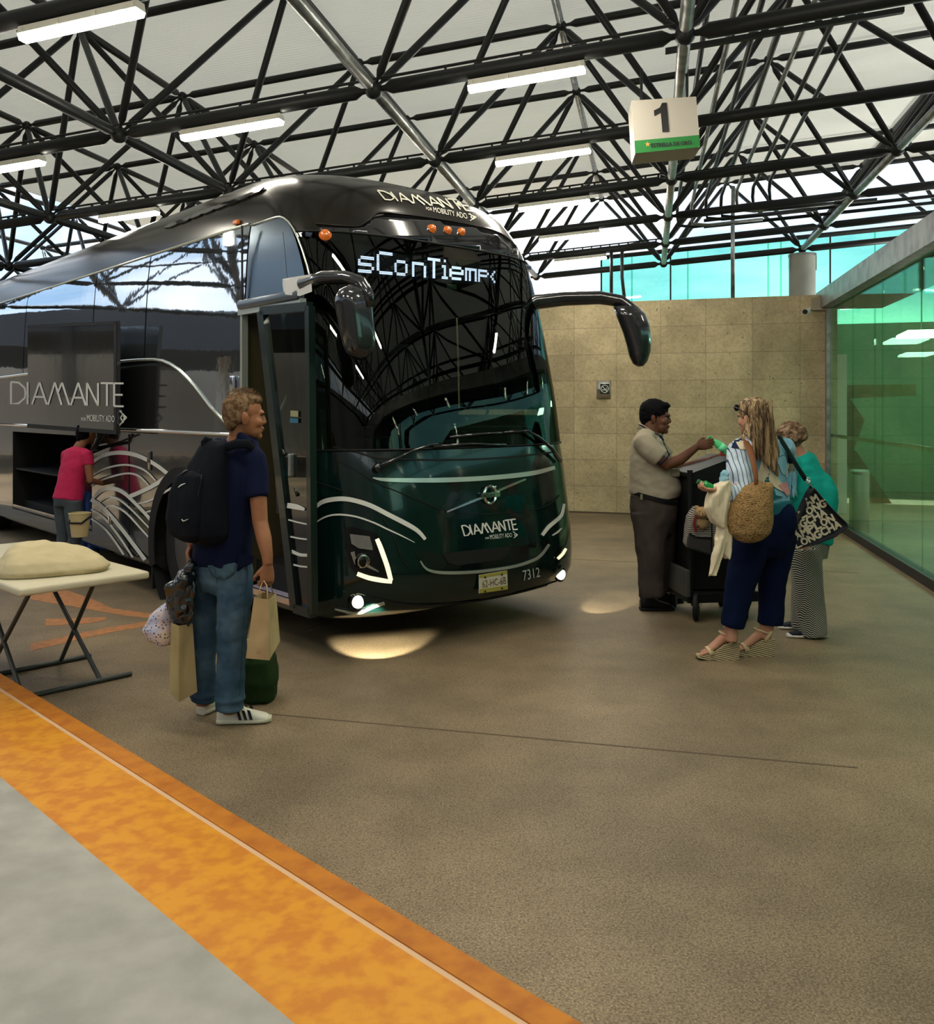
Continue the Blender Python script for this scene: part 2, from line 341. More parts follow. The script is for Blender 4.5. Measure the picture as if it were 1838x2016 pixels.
def onW(x): # s along AH on the screen plane for pixel x
    d=(x-CX)/FPX; # X=d*Y ; P=WG+s*AH
    return (d*WG.y-WG.x)/(AH.x-d*AH.y)
def ztop(s): pass
xs=[1182,1242,1318,1352,1441,1510,1535,1632,1720,1838,1960]
Pt=lambda x,y:(lambda s:(WG+AH*s, HC-(y-HY)/FPX*(WG+AH*s).y))(onW(x))
for a1,a2 in zip(xs,xs[1:]):
    p1,z1=Pt(a1,508-.1025*(a1-1182)); p2,z2=Pt(a2,508-.1025*(a2-1182))
    MB().prism([Vector((p1.x,p1.y,.1)),Vector((p2.x,p2.y,.1)),Vector((p2.x,p2.y,z2)),Vector((p1.x,p1.y,z1))],-BH*.012).build('glass_pane',TEAL,gs)
    MB().prism([Vector((p1.x,p1.y,.1)),Vector((p1.x+.03,p1.y,.1)),Vector((p1.x+.03,p1.y,z1)),Vector((p1.x,p1.y,z1))],BH*(.06 if a1 in(1182,1441) else .012)).build('mullion',STEEL if a1 in(1182,1441,1318,1632) else TEAL,gs)
p1,z1=Pt(1175,508); p2,z2=Pt(1960,508-.1025*(1960-1182)); MB().tube([Vector((p1.x,p1.y,z1)),Vector((p2.x,p2.y,z2))],.045,8).build('top_rail',STEEL,gs)
# drop pipes and cables above the wall
def tagtube(pts,r,name,m,label,cat,group=None,n=8): return tag(MB().tube(pts,r,n).build(name,m,smooth=True),label,cat,group)
tagtube([WP(1443,368,14.3),WP(1442,430,14.1),WP(1442,586,14.05)],.032,'drop_pipe',GALV,'thin vertical galvanised pipe dropping to the stone wall left of the round column','pipe')
tagtube([WP(1203,486,14.9),WP(1203,588,14.9)],.028,'drop_pipe',STEEL,'short vertical dark pipe above the wall behind the right mirror arm, left of two','pipe')
tagtube([WP(1260,478,14.9),WP(1232,484,14.9),WP(1224,497,14.9),WP(1224,545,14.9),WP(1229,590,14.9)],.028,'drop_pipe',STEEL,'bent dark pipe hanging above the wall behind the right mirror arm, right of two','pipe')
# junction box and camera on the wall
tag(MB().bbox(WR-AH*.12+BH*.05+Vector((0,0,3.30)),(.16,.10,.19),.008,rot=Matrix.Rotation(AZ,3,'Z')).build('junction_box',mat('box_beige',(.30,.25,.18),.6)),'beige square junction box at the top right corner of the stone wall','box')
sc=empty('security_camera',WP(1580,616,13.5),'white bullet security camera below the junction box on the stone wall','camera')
d=Vector((-.55,-.8,-.12)).normalized()
MB().tube([WP(1590,613,13.5),WP(1590,613,13.5)+d*.17],.042,14).build('camera_body',WHITE,sc,smooth=40)
MB().tube([WP(1590,613,13.5)+d*.165,WP(1590,613,13.5)+d*.18],.038,14).build('lens_front',BLACK,sc,smooth=40)
MB().tube([WP(1590,613,13.5),WP(1596,606,13.75)],.02,8).build('mounting_arm',WHITE,sc)
# no smoking plaque
def wallpt(x,y,out=.0):
    dx=(x-CX)/FPX; s=(dx*WR.y-WR.x)/(AH.x-dx*AH.y); P=WR+AH*s; return Vector((P.x,P.y,HC-(y-HY)/FPX*P.y))+BH*out
pc=wallpt(1188,767); pl=empty('no_smoking_sign',pc,'brushed metal plaque with a black no smoking symbol on the stone wall','sign')
BR=mat('brushed',(.62,.62,.58),.28,.95)
hw=.115; hh=.145
b=MB(); rows=[]
for zz in(-hh,hh): rows.append([pc+AH*(hw*math.sin(k/10*1.9-.95)/math.sin(.95))+BH*(.004+.035*(math.cos(k/10*1.9-.95)-math.cos(.95))/ (1-math.cos(.95)))+Vector((0,0,zz)) for k in range(11)])
b.grid(rows); b.build('plate',BR,pl,smooth=True,solid=.004)
oc=pc+AH*.02+BH*.046
def flatbox(c,w,h,m,nm,th=.006): return MB().box(c,(w,th,h),Matrix.Rotation(AZ,3,'Z')).build(nm,m,pl)
flatbox(oc-Vector((0,0,-.01)),.15,.165,mat('sign_black',(.01,.015,.014),.5),'symbol_field')
SW=mat('sign_white',(.7,.72,.66),.5)
b=MB(); cc=oc+Vector((0,0,.01))+BH*.005
ringp=lambda r,a: cc+AH*(r*math.cos(a))+Vector((0,0,r*math.sin(a)))
b.tube([ringp(.06,2*math.pi*k/32) for k in range(33)],.005,6,up=BH)
b.tube([ringp(.06,2.3),ringp(.06,2.3+math.pi)],.005,6,up=BH); b.build('prohibition_ring',SW,pl)
b=MB(); b.box(cc+AH*-.008+Vector((0,0,-.016)),(.07,.004,.012),Matrix.Rotation(AZ,3,'Z')); b.box(cc+AH*.037+Vector((0,0,-.016)),(.006,.004,.012),Matrix.Rotation(AZ,3,'Z'))
b.tube([cc+AH*.03+UP*-.005,cc+AH*.036+UP*.008,cc+AH*.02+UP*.014,cc+AH*.025+UP*.026],.003,6); b.build('cigarette',SW,pl)
# ------------------------------------------------------------------ glass building on the right
GD=-BH  # pointing away from camera
fac=lambda s,z=0: Vector((WR.x+.0,WR.y,0))+AH*.02+BH*s+Vector((0,0,z))   # s metres toward the camera
GREEN=glass('green_glass',(.68,.92,.78),.03,fm=.3)
gf=empty('glass_facade',fac(6),'green tinted glass front of the terminal building at the right','glass front')
for k in range(9):
    a=fac(.25+k*1.55); e=fac(.25+(k+1)*1.55-.012)
    MB().prism([a+UP*.1,e+UP*.1,e+UP*3.22,a+UP*3.22],AH*.012).build('glass_pane',GREEN,gf)
MB().box((fac(.12)+UP*1.6),(.26,.06,3.2),Matrix.Rotation(AZ+R(90),3,'Z')).build('end_frame',GALV,gf)
MB().box((fac(7)+UP*.05)+AH*.02,(14,.12,.1),Matrix.Rotation(math.atan2(BH.y,BH.x),3,'Z')).build('sill_curb',mat('curb_dark',(.03,.03,.028),.6),gf)
MB().box((fac(7)+UP*1.31)+AH*.05,(14,.03,.05),Matrix.Rotation(math.atan2(BH.y,BH.x),3,'Z')).build('hand_rail',CHROME,gf)
struct(MB().box((fac(7.0)+UP*3.37)-AH*.02,(14.6,.16,.27),Matrix.Rotation(math.atan2(BH.y,BH.x),3,'Z')).build('trim_7',mat('beam_grey',(.30,.30,.28),.45,.5,vary=(5,(.16,.16,.155),.4,.7))))
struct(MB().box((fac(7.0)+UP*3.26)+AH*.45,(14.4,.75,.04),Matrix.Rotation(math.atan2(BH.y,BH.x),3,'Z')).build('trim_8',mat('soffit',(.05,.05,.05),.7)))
INT=mat('interior_wall',(.34,.36,.30),.7)
struct(MB().box((fac(8.0)+UP*3.1)+AH*5.0,(9,.15,1.4),Matrix.Rotation(math.atan2(BH.y,BH.x),3,'Z')).build('trim_9',INT))  # unseen upper wall strip, added to darken what the coach front mirrors
struct(MB().box((fac(4.0)+UP*1.4)+AH*5.2,(21,.15,2.8),Matrix.Rotation(math.atan2(BH.y,BH.x),3,'Z')).build('wall_right',INT))
pcn=Vector((6.12,14.75,0))
tag(MB().box(pcn+UP*1.3-GD*0,(.22,.22,2.6),Matrix.Rotation(AZ,3,'Z')).build('white_pillar',mat('pillar',(.6,.6,.55),.6)),'pale square pillar standing just inside the green glass','pillar')
sc2=Vector((7.25,16.6,0)); SCU=mat('bronze_orange',(.30,.13,.06),.5)
scu=empty('orange_frame',sc2,'angular orange brown frame structure seen through the green glass','frame')
b=MB(); b.prism([sc2+AH*x+UP*z for x,z in((-1.1,2.15),(.9,2.15),(.9,1.95),(-.2,1.9),(.05,1.5),(-.15,.9),(-.45,.9),(-.25,1.45),(-1.1,1.95))],BH*.25); b.build('upper_bracket',SCU,scu)
b=MB(); b.prism([sc2+AH*x+UP*z for x,z in((-.4,.95),(-.1,.95),(.5,0),(.2,0))],BH*.25); b.build('leg',SCU,scu)
bc_=fac(1.15)+AH*.22
bn_=empty('steel_bin',bc_,'cylindrical polished steel bin behind the green glass','bin')
MB().lathe([(.13,0),(.13,.82),(.12,.86)],bc_,n=32).build('drum',BR,bn_,smooth=40)
MB().lathe([(.135,.80),(.135,.84)],bc_,n=32).build('rim',CHROME,bn_,smooth=40)
# teal band: clerestory glazing over the interior wall
tg=MB().box((fac(1.9)+UP*3.3)+AH*5.2,(4.4,.02,1.2),Matrix.Rotation(math.atan2(BH.y,BH.x),3,'Z')).build('window_1',TEAL); struct(tg)
# ------------------------------------------------------------------ far surroundings to the left (mirrored in the bus side)
SAND=mat('sand_wall',(.56,.51,.43),.8,vary=(.5,(.42,.38,.32),.35,.7))
struct(MB().box(Vector((-27,14,1.9)),(.4,70,3.8)).build('wall_left',SAND))
cn=empty('far_canopy',(-22,14,0),'dark flat canopy of the neighbouring platform, far to the left','canopy')
MB().box(Vector((-21.5,14,4.3)),(9,64,1.2)).build('canopy_slab',mat('canopy_dark',(.035,.037,.04),.6),cn)
for k in range(14): MB().box(Vector((-16.95,-14+k*4.4,3.0)),(.25,.25,2.0)).build('canopy_bracket',STEEL,cn)
for k in range(9): MB().tube([Vector((-19,-14+k*7,0)),Vector((-19,-14+k*7,3.7))],.16,12).build('post',SAND,cn)

# unseen hall wall behind the camera, added dark and tall to darken coach reflections 
struct(MB().box(Vector((-12,-9,3.6)),(52,.4,7.2)).build('wall_front',mat('unseen_hall_wall',(.09,.085,.075),.8,vary=(.4,(.05,.05,.05),.4,.6))))
# kerb, sidewalk and painted markings
KY=mat('kerb_yellow',(.62,.26,.015),.55,vary=(14,(.50,.17,.012),.4,.62)); KO=mat('kerb_orange',(.48,.17,.012),.6,vary=(10,(.36,.11,.01),.4,.65)); KW=mat('kerb_joint',(.60,.38,.22),.7)
KH=.10
k0=GP(154,1418,KH); k1=GP(325,1521,KH); kd=(k1-k0).normalized(); kn=Vector((-kd.y,kd.x,0)); kn=kn if kn.x<0 or kn.y<0 else -kn
w1=abs((GP(154,1455,KH)-k0).dot(kn)); 
a0=k0-kd*3.2; a1=k0+kd*6.5
kb=empty('kerb',Vector((k1.x,k1.y,0)),'orange and yellow painted kerb in the lower left corner','kerb')
def kbx(o0,o1,z0,z1,m,n): MB().prism([Vector((v.x,v.y,z0)) for v in(a0+kn*o0,a1+kn*o0,a1+kn*o1,a0+kn*o1)],(0,0,z1-z0)).build(n,m,kb)
kbx(0,w1-.012,0,KH,KO,'outer_band'); kbx(w1-.012,w1+.012,0,KH-.004,KW,'joint_line'); kbx(w1+.012,w1+.42,0,KH,KY,'inner_band')
sd=MB().prism([Vector((v.x,v.y,0)) for v in(a0+kn*(w1+.42),a1+kn*(w1+.42),a1+kn*6,a0+kn*6)],(0,0,KH)).build('sidewalk',mat('sidewalk_grey',(.36,.34,.30),.7,vary=(6,(.28,.265,.235),.35,.65),bump=60,bstr=.2,bdist=.003)); struct(sd)
OP=mat('floor_paint',(.46,.19,.07),.7,vary=(18,(.30,.15,.075),.42,.66))
for poly,nm in(([(60,1140),(154,1170),(182,1180),(221,1198),(260,1203),(300,1209),(300,1217),(252,1213),(164,1198),(60,1180)],'upper'),([(60,1268),(159,1246),(230,1233),(300,1222),(300,1231),(230,1243),(157,1259),(60,1282)],'lower'),([(90,1219),(154,1217),(208,1215),(212,1218),(187,1226),(154,1229),(90,1232)],'middle, shorter')):
    b=MB(); b.prism([GP(x,y) for x,y in poly],(0,0,.002)); tag(b.build('floor_marking',OP),'faded orange paint marking on the floor behind the folding table, %s one'%nm,'marking')

LP_=mat('fill_panel_glow',(1,1,1),.5,emit=(1,.98,.9),es=16.)  # glow of panels added only to brighten the glass building's interior
for k,(s_,a_) in enumerate(((-2.2,1.9),(2.5,2.4))):
    L=MB().box(fac(s_)+AH*a_+UP*2.98,(.6,1.2,.05),Matrix.Rotation(AZ,3,'Z')).build('added_fill_panel',LP_); tag(L,'white glowing panel added to brighten the glass building, '+('nearer the stone wall','farther from the stone wall')[k],'light')
    tag(MB().tube([fac(s_)+AH*a_+UP*3.0,fac(s_)+AH*a_+UP*4.6],.01,6).build('fill_panel_cable',STEEL),'thin cable holding the added glowing panel '+('nearer the stone wall','farther from the stone wall')[k],'cable')

struct(oriented('wall_interior',Vector((10.5,18.2,1.75)),(11,.2,3.5),AZ,INT))
# ------------------------------------------------------------------ the bus
FW = Vector((.665,-.747,0)).normalized(); WD = Vector((.747,.665,0)).normalized(); OB = Vector((-1.11,6.15,0))
BM_ = Matrix(((FW.x,WD.x,0,OB.x),(FW.y,WD.y,0,OB.y),(0,0,1,0),(0,0,0,1))); BI = BM_.inverted()
ROT_B = math.atan2(FW.y,FW.x)
bus = empty('coach_bus', OB, 'large dark green and black coach parked with its door open and headlights on', 'bus'); bus.rotation_euler=(0,0,ROT_B)
BM_ = Matrix.Translation(OB)@Matrix.Rotation(ROT_B,4,'Z'); BI=BM_.inverted()
def BL(x,y,z): return BM_@Vector((x,y,z))
PAINT = mat('coach_paint',(.002,.012,.010),.12,.15,spec=.5,coat=.30)
CAPP = mat('roof_cap_paint',(.007,.0055,.004),.22,0.,spec=.32,coat=.0)
SIDEP = mat('graphite_paint',(.10,.103,.108),.10,.85,spec=.6,coat=.6,bump=1.1,bstr=.05,bdist=.12)
MIRG = mat('mirror_glass',(.36,.40,.45),.03,.95,bump=.9,bstr=.035,bdist=.12)
BLK = mat('gloss_black',(.004,.004,.005),.12,0,spec=.6,coat=.5)
RUB = mat('rubber',(.010,.010,.010),.65)
WHT = mat('livery_white',(.62,.62,.57),.35)
prof = [(.26,.06,.36,.55),(.30,.02,.46,.60),(.40,0,.525,.62),(.60,0,.53,.62),(.85,0,.50,.62),(1.06,0,.47,.62),(1.30,0,.42,.60),(1.42,0,.39,.60),(1.8,.005,.32,.58),(2.3,.02,.20,.55),(2.8,.045,.06,.52),(2.98,.06,.0,.52),(3.12,.08,-.06,.54),(3.26,.11,-.14,.58),(3.39,.155,-.26,.64),(3.50,.24,-.44,.74),(3.59,.40,-.70,.9),(3.66,.70,-1.08,1.1),(3.70,1.22,-1.7,1.3)]
zs0=[.26,.30,.33,.40,.5,.6,.7,.8,.9,1.0,1.06,1.18,1.30,1.42,1.46,1.55,1.65,1.75,1.85,1.95,2.05,2.15,2.25,2.35,2.42,2.5,2.6,2.7,2.8,2.9,2.98,3.05,3.12,3.19,3.26,3.325,3.39,3.45,3.50,3.545,3.59,3.625,3.66,3.685,3.70]
pz=[q[0] for q in prof]
def prf(z):
    # smooth interpolation (monotone cubic via numpy hermite)
    out=[]
    k=max(0,min(len(pz)-2,int(np.searchsorted(pz,z,side='right'))-1))
    t=(z-pz[k])/(pz[k+1]-pz[k])
    for c in(1,2,3):
        f=[q[c] for q in prof]
        def sl(i):
            i0=max(0,i-1); i1=min(len(pz)-1,i+1); return (f[i1]-f[i0])/(pz[i1]-pz[i0])
        h=pz[k+1]-pz[k]; m0=sl(k)*h; m1=sl(k+1)*h
        out.append((2*t**3-3*t*t+1)*f[k]+(t**3-2*t*t+t)*m0+(-2*t**3+3*t*t)*f[k+1]+(t**3-t*t)*m1)
    return max(0,min(1.25,out[0])),out[1],out[2]
xsid=[-12.4,-11.5,-10.5,-9.5,-8.5,-7.6,-7,-6.4,-5.8,-5.2,-4.7,-4.4,-4.16,-3.9,-3.6,-3.3,-3.0,-2.8]+[-2.7+.06*k for k in range(26)]+[-1.1,-1.0,-.89]
NA=56
def ring(z):
    ins,xf,d=prf(z); xc=xf-d; L=[]
    for x in xsid: L.append((x,ins,z))
    for k in range(1,8): L.append((-.89+(xc+.89)*k/8 if xc>-.85 else min(xc-.001*(8-k),-.89-(8-k)*1e-3) ,ins,z))
    hw=1.275-ins
    for k in range(NA+1):
        a=-math.pi/2+math.pi*k/NA; sa=math.sin(a); ca=max(0,math.cos(a))
        y=1.275+hw*math.copysign(abs(sa)**(2/3.0),sa); x=xc+d*ca**(2/2.4)
        L.append((x,y,z))
    for k in range(7,0,-1): L.append((-.89+(xc+.89)*k/8 if xc>-.85 else min(xc-.001*(8-k),-.89-(8-k)*1e-3),2.55-ins,z))
    for x in reversed(xsid): L.append((x,2.55-ins,z))
    # for the drawn back roof rings clamp the straight part behind the corner
    if xc<-.85:
        L=[(min(x,xc) if (i<len(xsid)+7 or i>=len(xsid)+7+NA+1) else x,y,zz) for i,(x,y,zz) in enumerate(L)]
    return [Vector(p) for p in L]
rings=[ring(z) for z in zs0]; NS=len(xsid)+7
shell=bmesh.new(); vv=[[shell.verts.new(p) for p in r] for r in rings]; nn=len(rings[0])
fully=[]; holes=[]
for a in range(len(zs0)-1):
    for k in range(nn-1):
        f=shell.faces.new((vv[a][k],vv[a][k+1],vv[a+1][k+1],vv[a+1][k])); c=f.calc_center_median()
        h=False
        if NS+4<=k<NS+NA-4 and 1.42<c.z<2.98: h=True                         # windscreen
        if k<NS and c.x>-.89 and .33<c.z<2.42: h=True                          # door
        if k<NS and -7<c.x<-4.16 and .45<c.z<1.42: h=True                      # luggage bay
        if k<NS and (c.x+1.95)**2+(c.z-.5)**2<.62**2: h=True                   # wheel arch
        if k>=NS+NA and c.x>-1.3 and 1.7<c.z<2.6: h=True                       # driver side window
        f.material_index = 1 if (k<NS and c.x<-.13) or k>=NS+NA+1 else 0
        if c.z>2.98 and f.material_index==0: f.material_index=2
        if c.z>3.12 and f.material_index==1: f.material_index=2
        fully.append(f); 
        if h: holes.append(f)
top=shell.faces.new([v for v in vv[-1]]); top.material_index=2
rear=shell.faces.new([r[0] for r in vv]+[r[-1] for r in reversed(vv)]); rear.material_index=1
shell.faces.new(list(reversed(vv[0])))
bmesh.ops.recalc_face_normals(shell,faces=shell.faces)
BV=BVHTree.FromBMesh(shell)
bmesh.ops.delete(shell,geom=holes,context='FACES')
me=bpy.data.meshes.new('body_shell'); shell.to_mesh(me); shell.free()
for q in(PAINT,SIDEP,CAPP): me.materials.append(q)
smooth_me(me,40)
body=bpy.data.objects.new('body_shell',me); C.objects.link(body); body.parent=bus
camL=BI@Vector((0,0,HC))
def hit(x,y,side=False):
    d=(BI.to_3x3()@Vector(((x-CX)/FPX,1,-(y-HY)/FPX))).normalized()
    if side:
        t=(0-camL.y)/d.y; return camL+d*t, Vector((0,-1,0))
    p,n,i,dist=BV.ray_cast(camL,d)
    if p is None:
        # just off the silhouette: nearest surface point
        q=camL+d*7.6; p,n,i,dist=BV.find_nearest(q)
    if n.dot(d)>0: n=-n
    return p,n
def build_local(b,name,m,parent=bus,smooth=None,**k): return b.build(name,m,parent,smooth=smooth,local=False,**k)
def cr(pts,step=6.):
    P=[Vector((*p,)) for p in pts]; out=[]
    for i in range(len(P)-1):
        p0=P[max(0,i-1)];p1=P[i];p2=P[i+1];p3=P[min(len(P)-1,i+2)]
        n=max(1,int((p2-p1).length/step))
        for k in range(n):
            t=k/n; out.append(.5*((2*p1)+(p2-p0)*t+(2*p0-5*p1+4*p2-p3)*t*t+(3*p1-p0-3*p2+p3)*t**3))
    out.append(P[-1]); return out
def ribbon(b,pts,w,off=.004,th=.004,side=False,step=6.,straight=False,plane=None):
    """stroke given in photo pixels laid onto the coach skin; w px or list"""
    P=[Vector((p[0],p[1])) for p in pts]
    ws=w if isinstance(w,(list,tuple)) else [w]*len(P)
    Q=cr([(p.x,p.y,ww) for p,ww in zip(P,ws)],step) if not straight else [Vector((p.x,p.y,ww)) for p,ww in zip(P,ws)]
    L=[];Rr=[]
    for i,q in enumerate(Q):
        a=Q[max(0,i-1)];c=Q[min(len(Q)-1,i+1)]; d=Vector((c.x-a.x,c.y-a.y)); d.normalize(); n=Vector((-d.y,d.x))*q.z/2
        row=[]
        for s in(-1,1):
            p,no=(plane or hit)(q.x+n.x*s,q.y+n.y*s) if plane else hit(q.x+n.x*s,q.y+n.y*s,side); row.append((p+no*off,p+no*(off+th)))
        L.append([row[0][0],row[0][1],row[1][1],row[1][0]])
    b.loft(L); return b
def patch(b,poly,off=.004,th=.004,cell=10.,side=False,plane=None):
    t=bmesh.new(); f=t.faces.new([t.verts.new((p[0],p[1],0)) for p in poly])
    xs=[p[0] for p in poly]; ys=[p[1] for p in poly]
    for ax,lo,hi in((0,min(xs),max(xs)),(1,min(ys),max(ys))):
        c=lo+cell
        while c<hi:
            co=[0,0,0]; co[ax]=c; no=[0,0,0]; no[ax]=1
            bmesh.ops.bisect_plane(t,geom=list(t.verts)+list(t.edges)+list(t.faces),plane_co=co,plane_no=no); c+=cell
    nrm={}
    for v in t.verts:
        p,n=(plane(v.co.x,v.co.y) if plane else hit(v.co.x,v.co.y,side)); v.co=p+n*off; nrm[v]=n.copy()
    t.verts.index_update(); base=list(t.verts); fs=list(t.faces)
    up={v:t.verts.new(v.co+nrm[v]*th) for v in base}
    be=[e for e in t.edges if e.is_boundary]
    for f in fs: t.faces.new([up[v] for v in f.verts])
    for e in be: t.faces.new((e.verts[0],e.verts[1],up[e.verts[1]],up[e.verts[0]]))
    b.join(t); return b
def quadmap(q):
    (a,bb,c,d)=[Vector(p) for p in q]   # TL TR BR BL
    return lambda u,v: (a*(1-u)+bb*u)*(1-v)+(d*(1-u)+c*u)*v
def text_mesh(s,font_scale=1.,res=3):
    cu=bpy.data.curves.new('t','FONT'); cu.body=s; cu.resolution_u=res; o=bpy.data.objects.new('t',cu); C.objects.link(o)
    dg=bpy.context.evaluated_depsgraph_get(); dg.update(); m=bpy.data.meshes.new_from_object(o.evaluated_get(dg)); bpy.data.objects.remove(o); bpy.data.curves.remove(cu)
    xs=[v.co.x for v in m.vertices]; ys=[v.co.y for v in m.vertices]; x0,x1,y0,y1=min(xs),max(xs),min(ys),max(ys)
    for v in m.vertices: v.co.x=(v.co.x-x0)/(x1-x0); v.co.y=(y1-v.co.y)/(y1-y0); v.co.z=0
    return m
def textq(b,s,q,off=.006,side=False,fn=None,bold=0):
    m=text_mesh(s); Q=quadmap(q)
    for v in m.vertices:
        p=Q(v.co.x,v.co.y); h,n=(fn(p.x,p.y) if fn else hit(p.x,p.y,side)); v.co=h+n*off
    b.bm.from_mesh(m); bpy.data.meshes.remove(m); return b
GL={'D':([[(0,0),(0,1),(.35,.97),(.62,.72),(.65,.5),(.62,.28),(.35,.03),(0,0)]],.75),'I':([[(0,0),(0,1)]],.2),
 'A':([[(0,1),(.33,0),(.66,1)],[(.14,.66),(.52,.66)]],.72),'M':([[(0,1),(.30,0),(.60,1)],[(.42,.5),(.62,0),(.95,1)]],1.02),'N':([[(0,1),(0,0),(.5,1),(.5,0)]],.62),
 'T':([[(0,0),(.56,0)],[(.28,0),(.28,1)]],.60),'E':([[(.42,0),(0,0),(0,1),(.42,1)],[(0,.5),(.38,.5)]],.5),
 'm':([[(0,1),(.28,.0),(.52,.8),(.62,.45)],[(.42,1),(.68,0),(.95,1)]],1.02)}
def logo(b,s,q,w,off=.006,side=False,fn=None):
    tot=sum(GL[c][1] for c in s)-.1; x=0; Q=quadmap(q)
    for c in s:
        st,adv=GL[c]
        for ln in st:
            pts=[Q((x+a)/tot,v) for a,v in ln]
            if c=='D': ribbon(b,[(p.x,p.y) for p in pts],w,off,.002,side,straight=True,plane=fn)
            else:
                for p1,p2 in zip(pts,pts[1:]): ribbon(b,[(p1.x,p1.y),(p2.x,p2.y)],w,off,.002,side,straight=False,step=8,plane=fn)
        x+=adv
    return b
def diamond(b,q,w,side=False,fn=None):
    Q=quadmap(q)
    for ln in([(0,.0),(1,.5),(.0,1.)],[(.2,.5),(.55,.15)],[(.2,.5),(.55,.9)],[(.0,0),(.35,.0)],[(.55,.35),(.75,.5),(.55,.65)]):
        pts=[Q(*p) for p in ln]
        for p1,p2 in zip(pts,pts[1:]): ribbon(b,[(p1.x,p1.y),(p2.x,p2.y)],w,.006,.002,side,step=8,plane=fn)
# windscreen -----------------------------------------------------
WSG=glass('windscreen_glass',(.16,.21,.19),.02,gl=.42)
b=MB(); za=[z for z in zs0 if 1.42<=z<=2.98]
rows=[]
for z in za:
    r=ring(z)[NS+3:NS+NA-2]; rows.append([p+Vector(((p.x+.6),(p.y-1.275)*.6,0)).normalized()*.008 for p in r])
b.grid(rows); ws=build_local(b,'windscreen',WSG,smooth=True)
b=MB(); rows=[[p+Vector(((p.x+.6),(p.y-1.275)*.6,0)).normalized()*.010 for p in ring(z)[NS+3:NS+NA-2]] for z in(2.70,2.8,2.9,2.98)]
# seals around the screen
SEAL=BLK
b=MB()
for kk in(NS+3,NS+NA-3):
    b.tube([ring(z)[kk]+Vector((.012,(-.004 if kk<NS+9 else .004),0)) for z in za],.016,8)
for z in(1.42,2.98): b.tube([p+Vector(((p.x+.6),(p.y-1.275)*.6,0)).normalized()*.012 for p in ring(z)[NS+3:NS+NA-2]],.007,8)
build_local(b,'windscreen_seal',RUB,smooth=True)
# brow line under the roof cap
b=MB(); ribbon(b,[(622,441),(690,446),(712,443),(735,424),(760,419),(850,430),(930,444),(985,460),(1018,488)],3,.004,.006); build_local(b,'cap_trim',CAPP,smooth=True)
b=MB(); patch(b,[(626,446),(690,449),(712,446),(735,428),(760,422),(850,433),(930,447),(985,463),(1018,492),(1024,520),(990,500),(850,478),(700,462),(630,470)],.003,.002,14); build_local(b,'screen_header',BLK,smooth=True)
# logos
LOGO=mat('logo_silver',(.60,.58,.48),.35,.2)
b=MB(); logo(b,'DIAMANTE',[(742,376),(914,397),(930,417),(757,394)],2.3); build_local(b,'roof_lettering',LOGO)
b=MB(); textq(b,'POR',[(837,408),(849,410),(850,416),(838,414)]); textq(b,'MOBILITY ADO',[(851,408),(917,421),(920,432),(853,418)]); diamond(b,[(921,422),(934,425),(938,433),(924,435)],1.6); build_local(b,'roof_tagline',LOGO)
b=MB(); logo(b,'DIAMANTE',[(907,1035),(1013,1022),(1017,1042),(913,1055)],2.6); build_local(b,'front_lettering',WHT)
b=MB(); textq(b,'POR',[(954,1058),(961,1057),(961.5,1061),(954.5,1062)]); textq(b,'MOBILITY ADO',[(962.5,1053),(1006,1049),(1007,1057),(963.5,1062)]); diamond(b,[(1008,1047),(1017,1049),(1018,1057),(1010,1059)],1.3); build_local(b,'front_tagline',WHT)
b=MB(); textq(b,'7312',[(1027,1123),(1060,1116),(1062,1135),(1029,1143)]); build_local(b,'fleet_number',mat('number_grey',(.45,.47,.44),.4))
# amber marker lamps
AMB=mat('amber',(.45,.10,.01),.15,spec=.6,coat=.6,emit=(1,.25,.02),es=.03)
for (x,y,r) in((640,463,11),(849,451,8.5),(880,454,8),(907,457,7.5)):
    p,n=hit(x,y); Y=(BM_@p).y; rr=r/FPX*Y
    MB().lathe([(rr*1.15,-.01),(rr*1.15,.008),(rr,.012),(rr*.8,.03),(rr*.3,.037),(.001,.038)],p,n,24).build('marker_lamp',AMB,bus,smooth=True,local=False)
# LED board
def led(x,y):
    p,n=hit(x,y); return p-n*.05,n
b=MB(); patch(b,[(700,477),(986,516),(986,559),(708,537)],0,.004,12,plane=led); board=build_local(b,'led_board',mat('led_panel',(.004,.005,.005),.5))
glyph={'s':["......","......",".#####","#.....","#####.",".....#","#####."],'C':[".#####","#.....","#.....","#.....","#.....","#.....",".#####"],
 'o':["......","......",".####.","#....#","#....#","#....#",".####."],'n':["......","......","#####.","#....#","#....#","#....#","#....#"],
 'T':["#####","..#..","..#..","..#..","..#..","..#..","..#.."],'i':[".#.","...","##.",".#.",".#.",".#.","###"],
 'e':["......","......",".####.","#....#","######","#.....",".####."],'m':["......","......","######","#.#..#","#.#..#","#.#..#","#.#..#"],
 'p':["......","......","#####.","#....#","#####.","#.....","#....."],'(':["...",".","..#",".#.","#..",".#.","..#"]}
lay=[('s',708,741),('C',746,778),('o',782,808),('n',817,845),('T',848,873),('i',876,888),('e',891,919),('m',922,945),('p',948,969),('(',972,982)]
LEDM=mat('led_lit',(1,1,1),.5,emit=(.72,.70,1.),es=3.0); LEDO=mat('led_dim',(.1,.1,.1),.5,emit=(.5,.5,.55),es=.25)
b=MB(); b2=MB()
Q=quadmap([(705,482),(982,519),(982,554),(710,532)])
def dot(b,x,y,s):
    vs=[]
    for dx,dy in((-s,-s),(s,-s),(s,s),(-s,s)):
        p,n=led(x+dx,y+dy); vs.append(b.bm.verts.new(p+n*.008))
    b.bm.faces.new(vs)
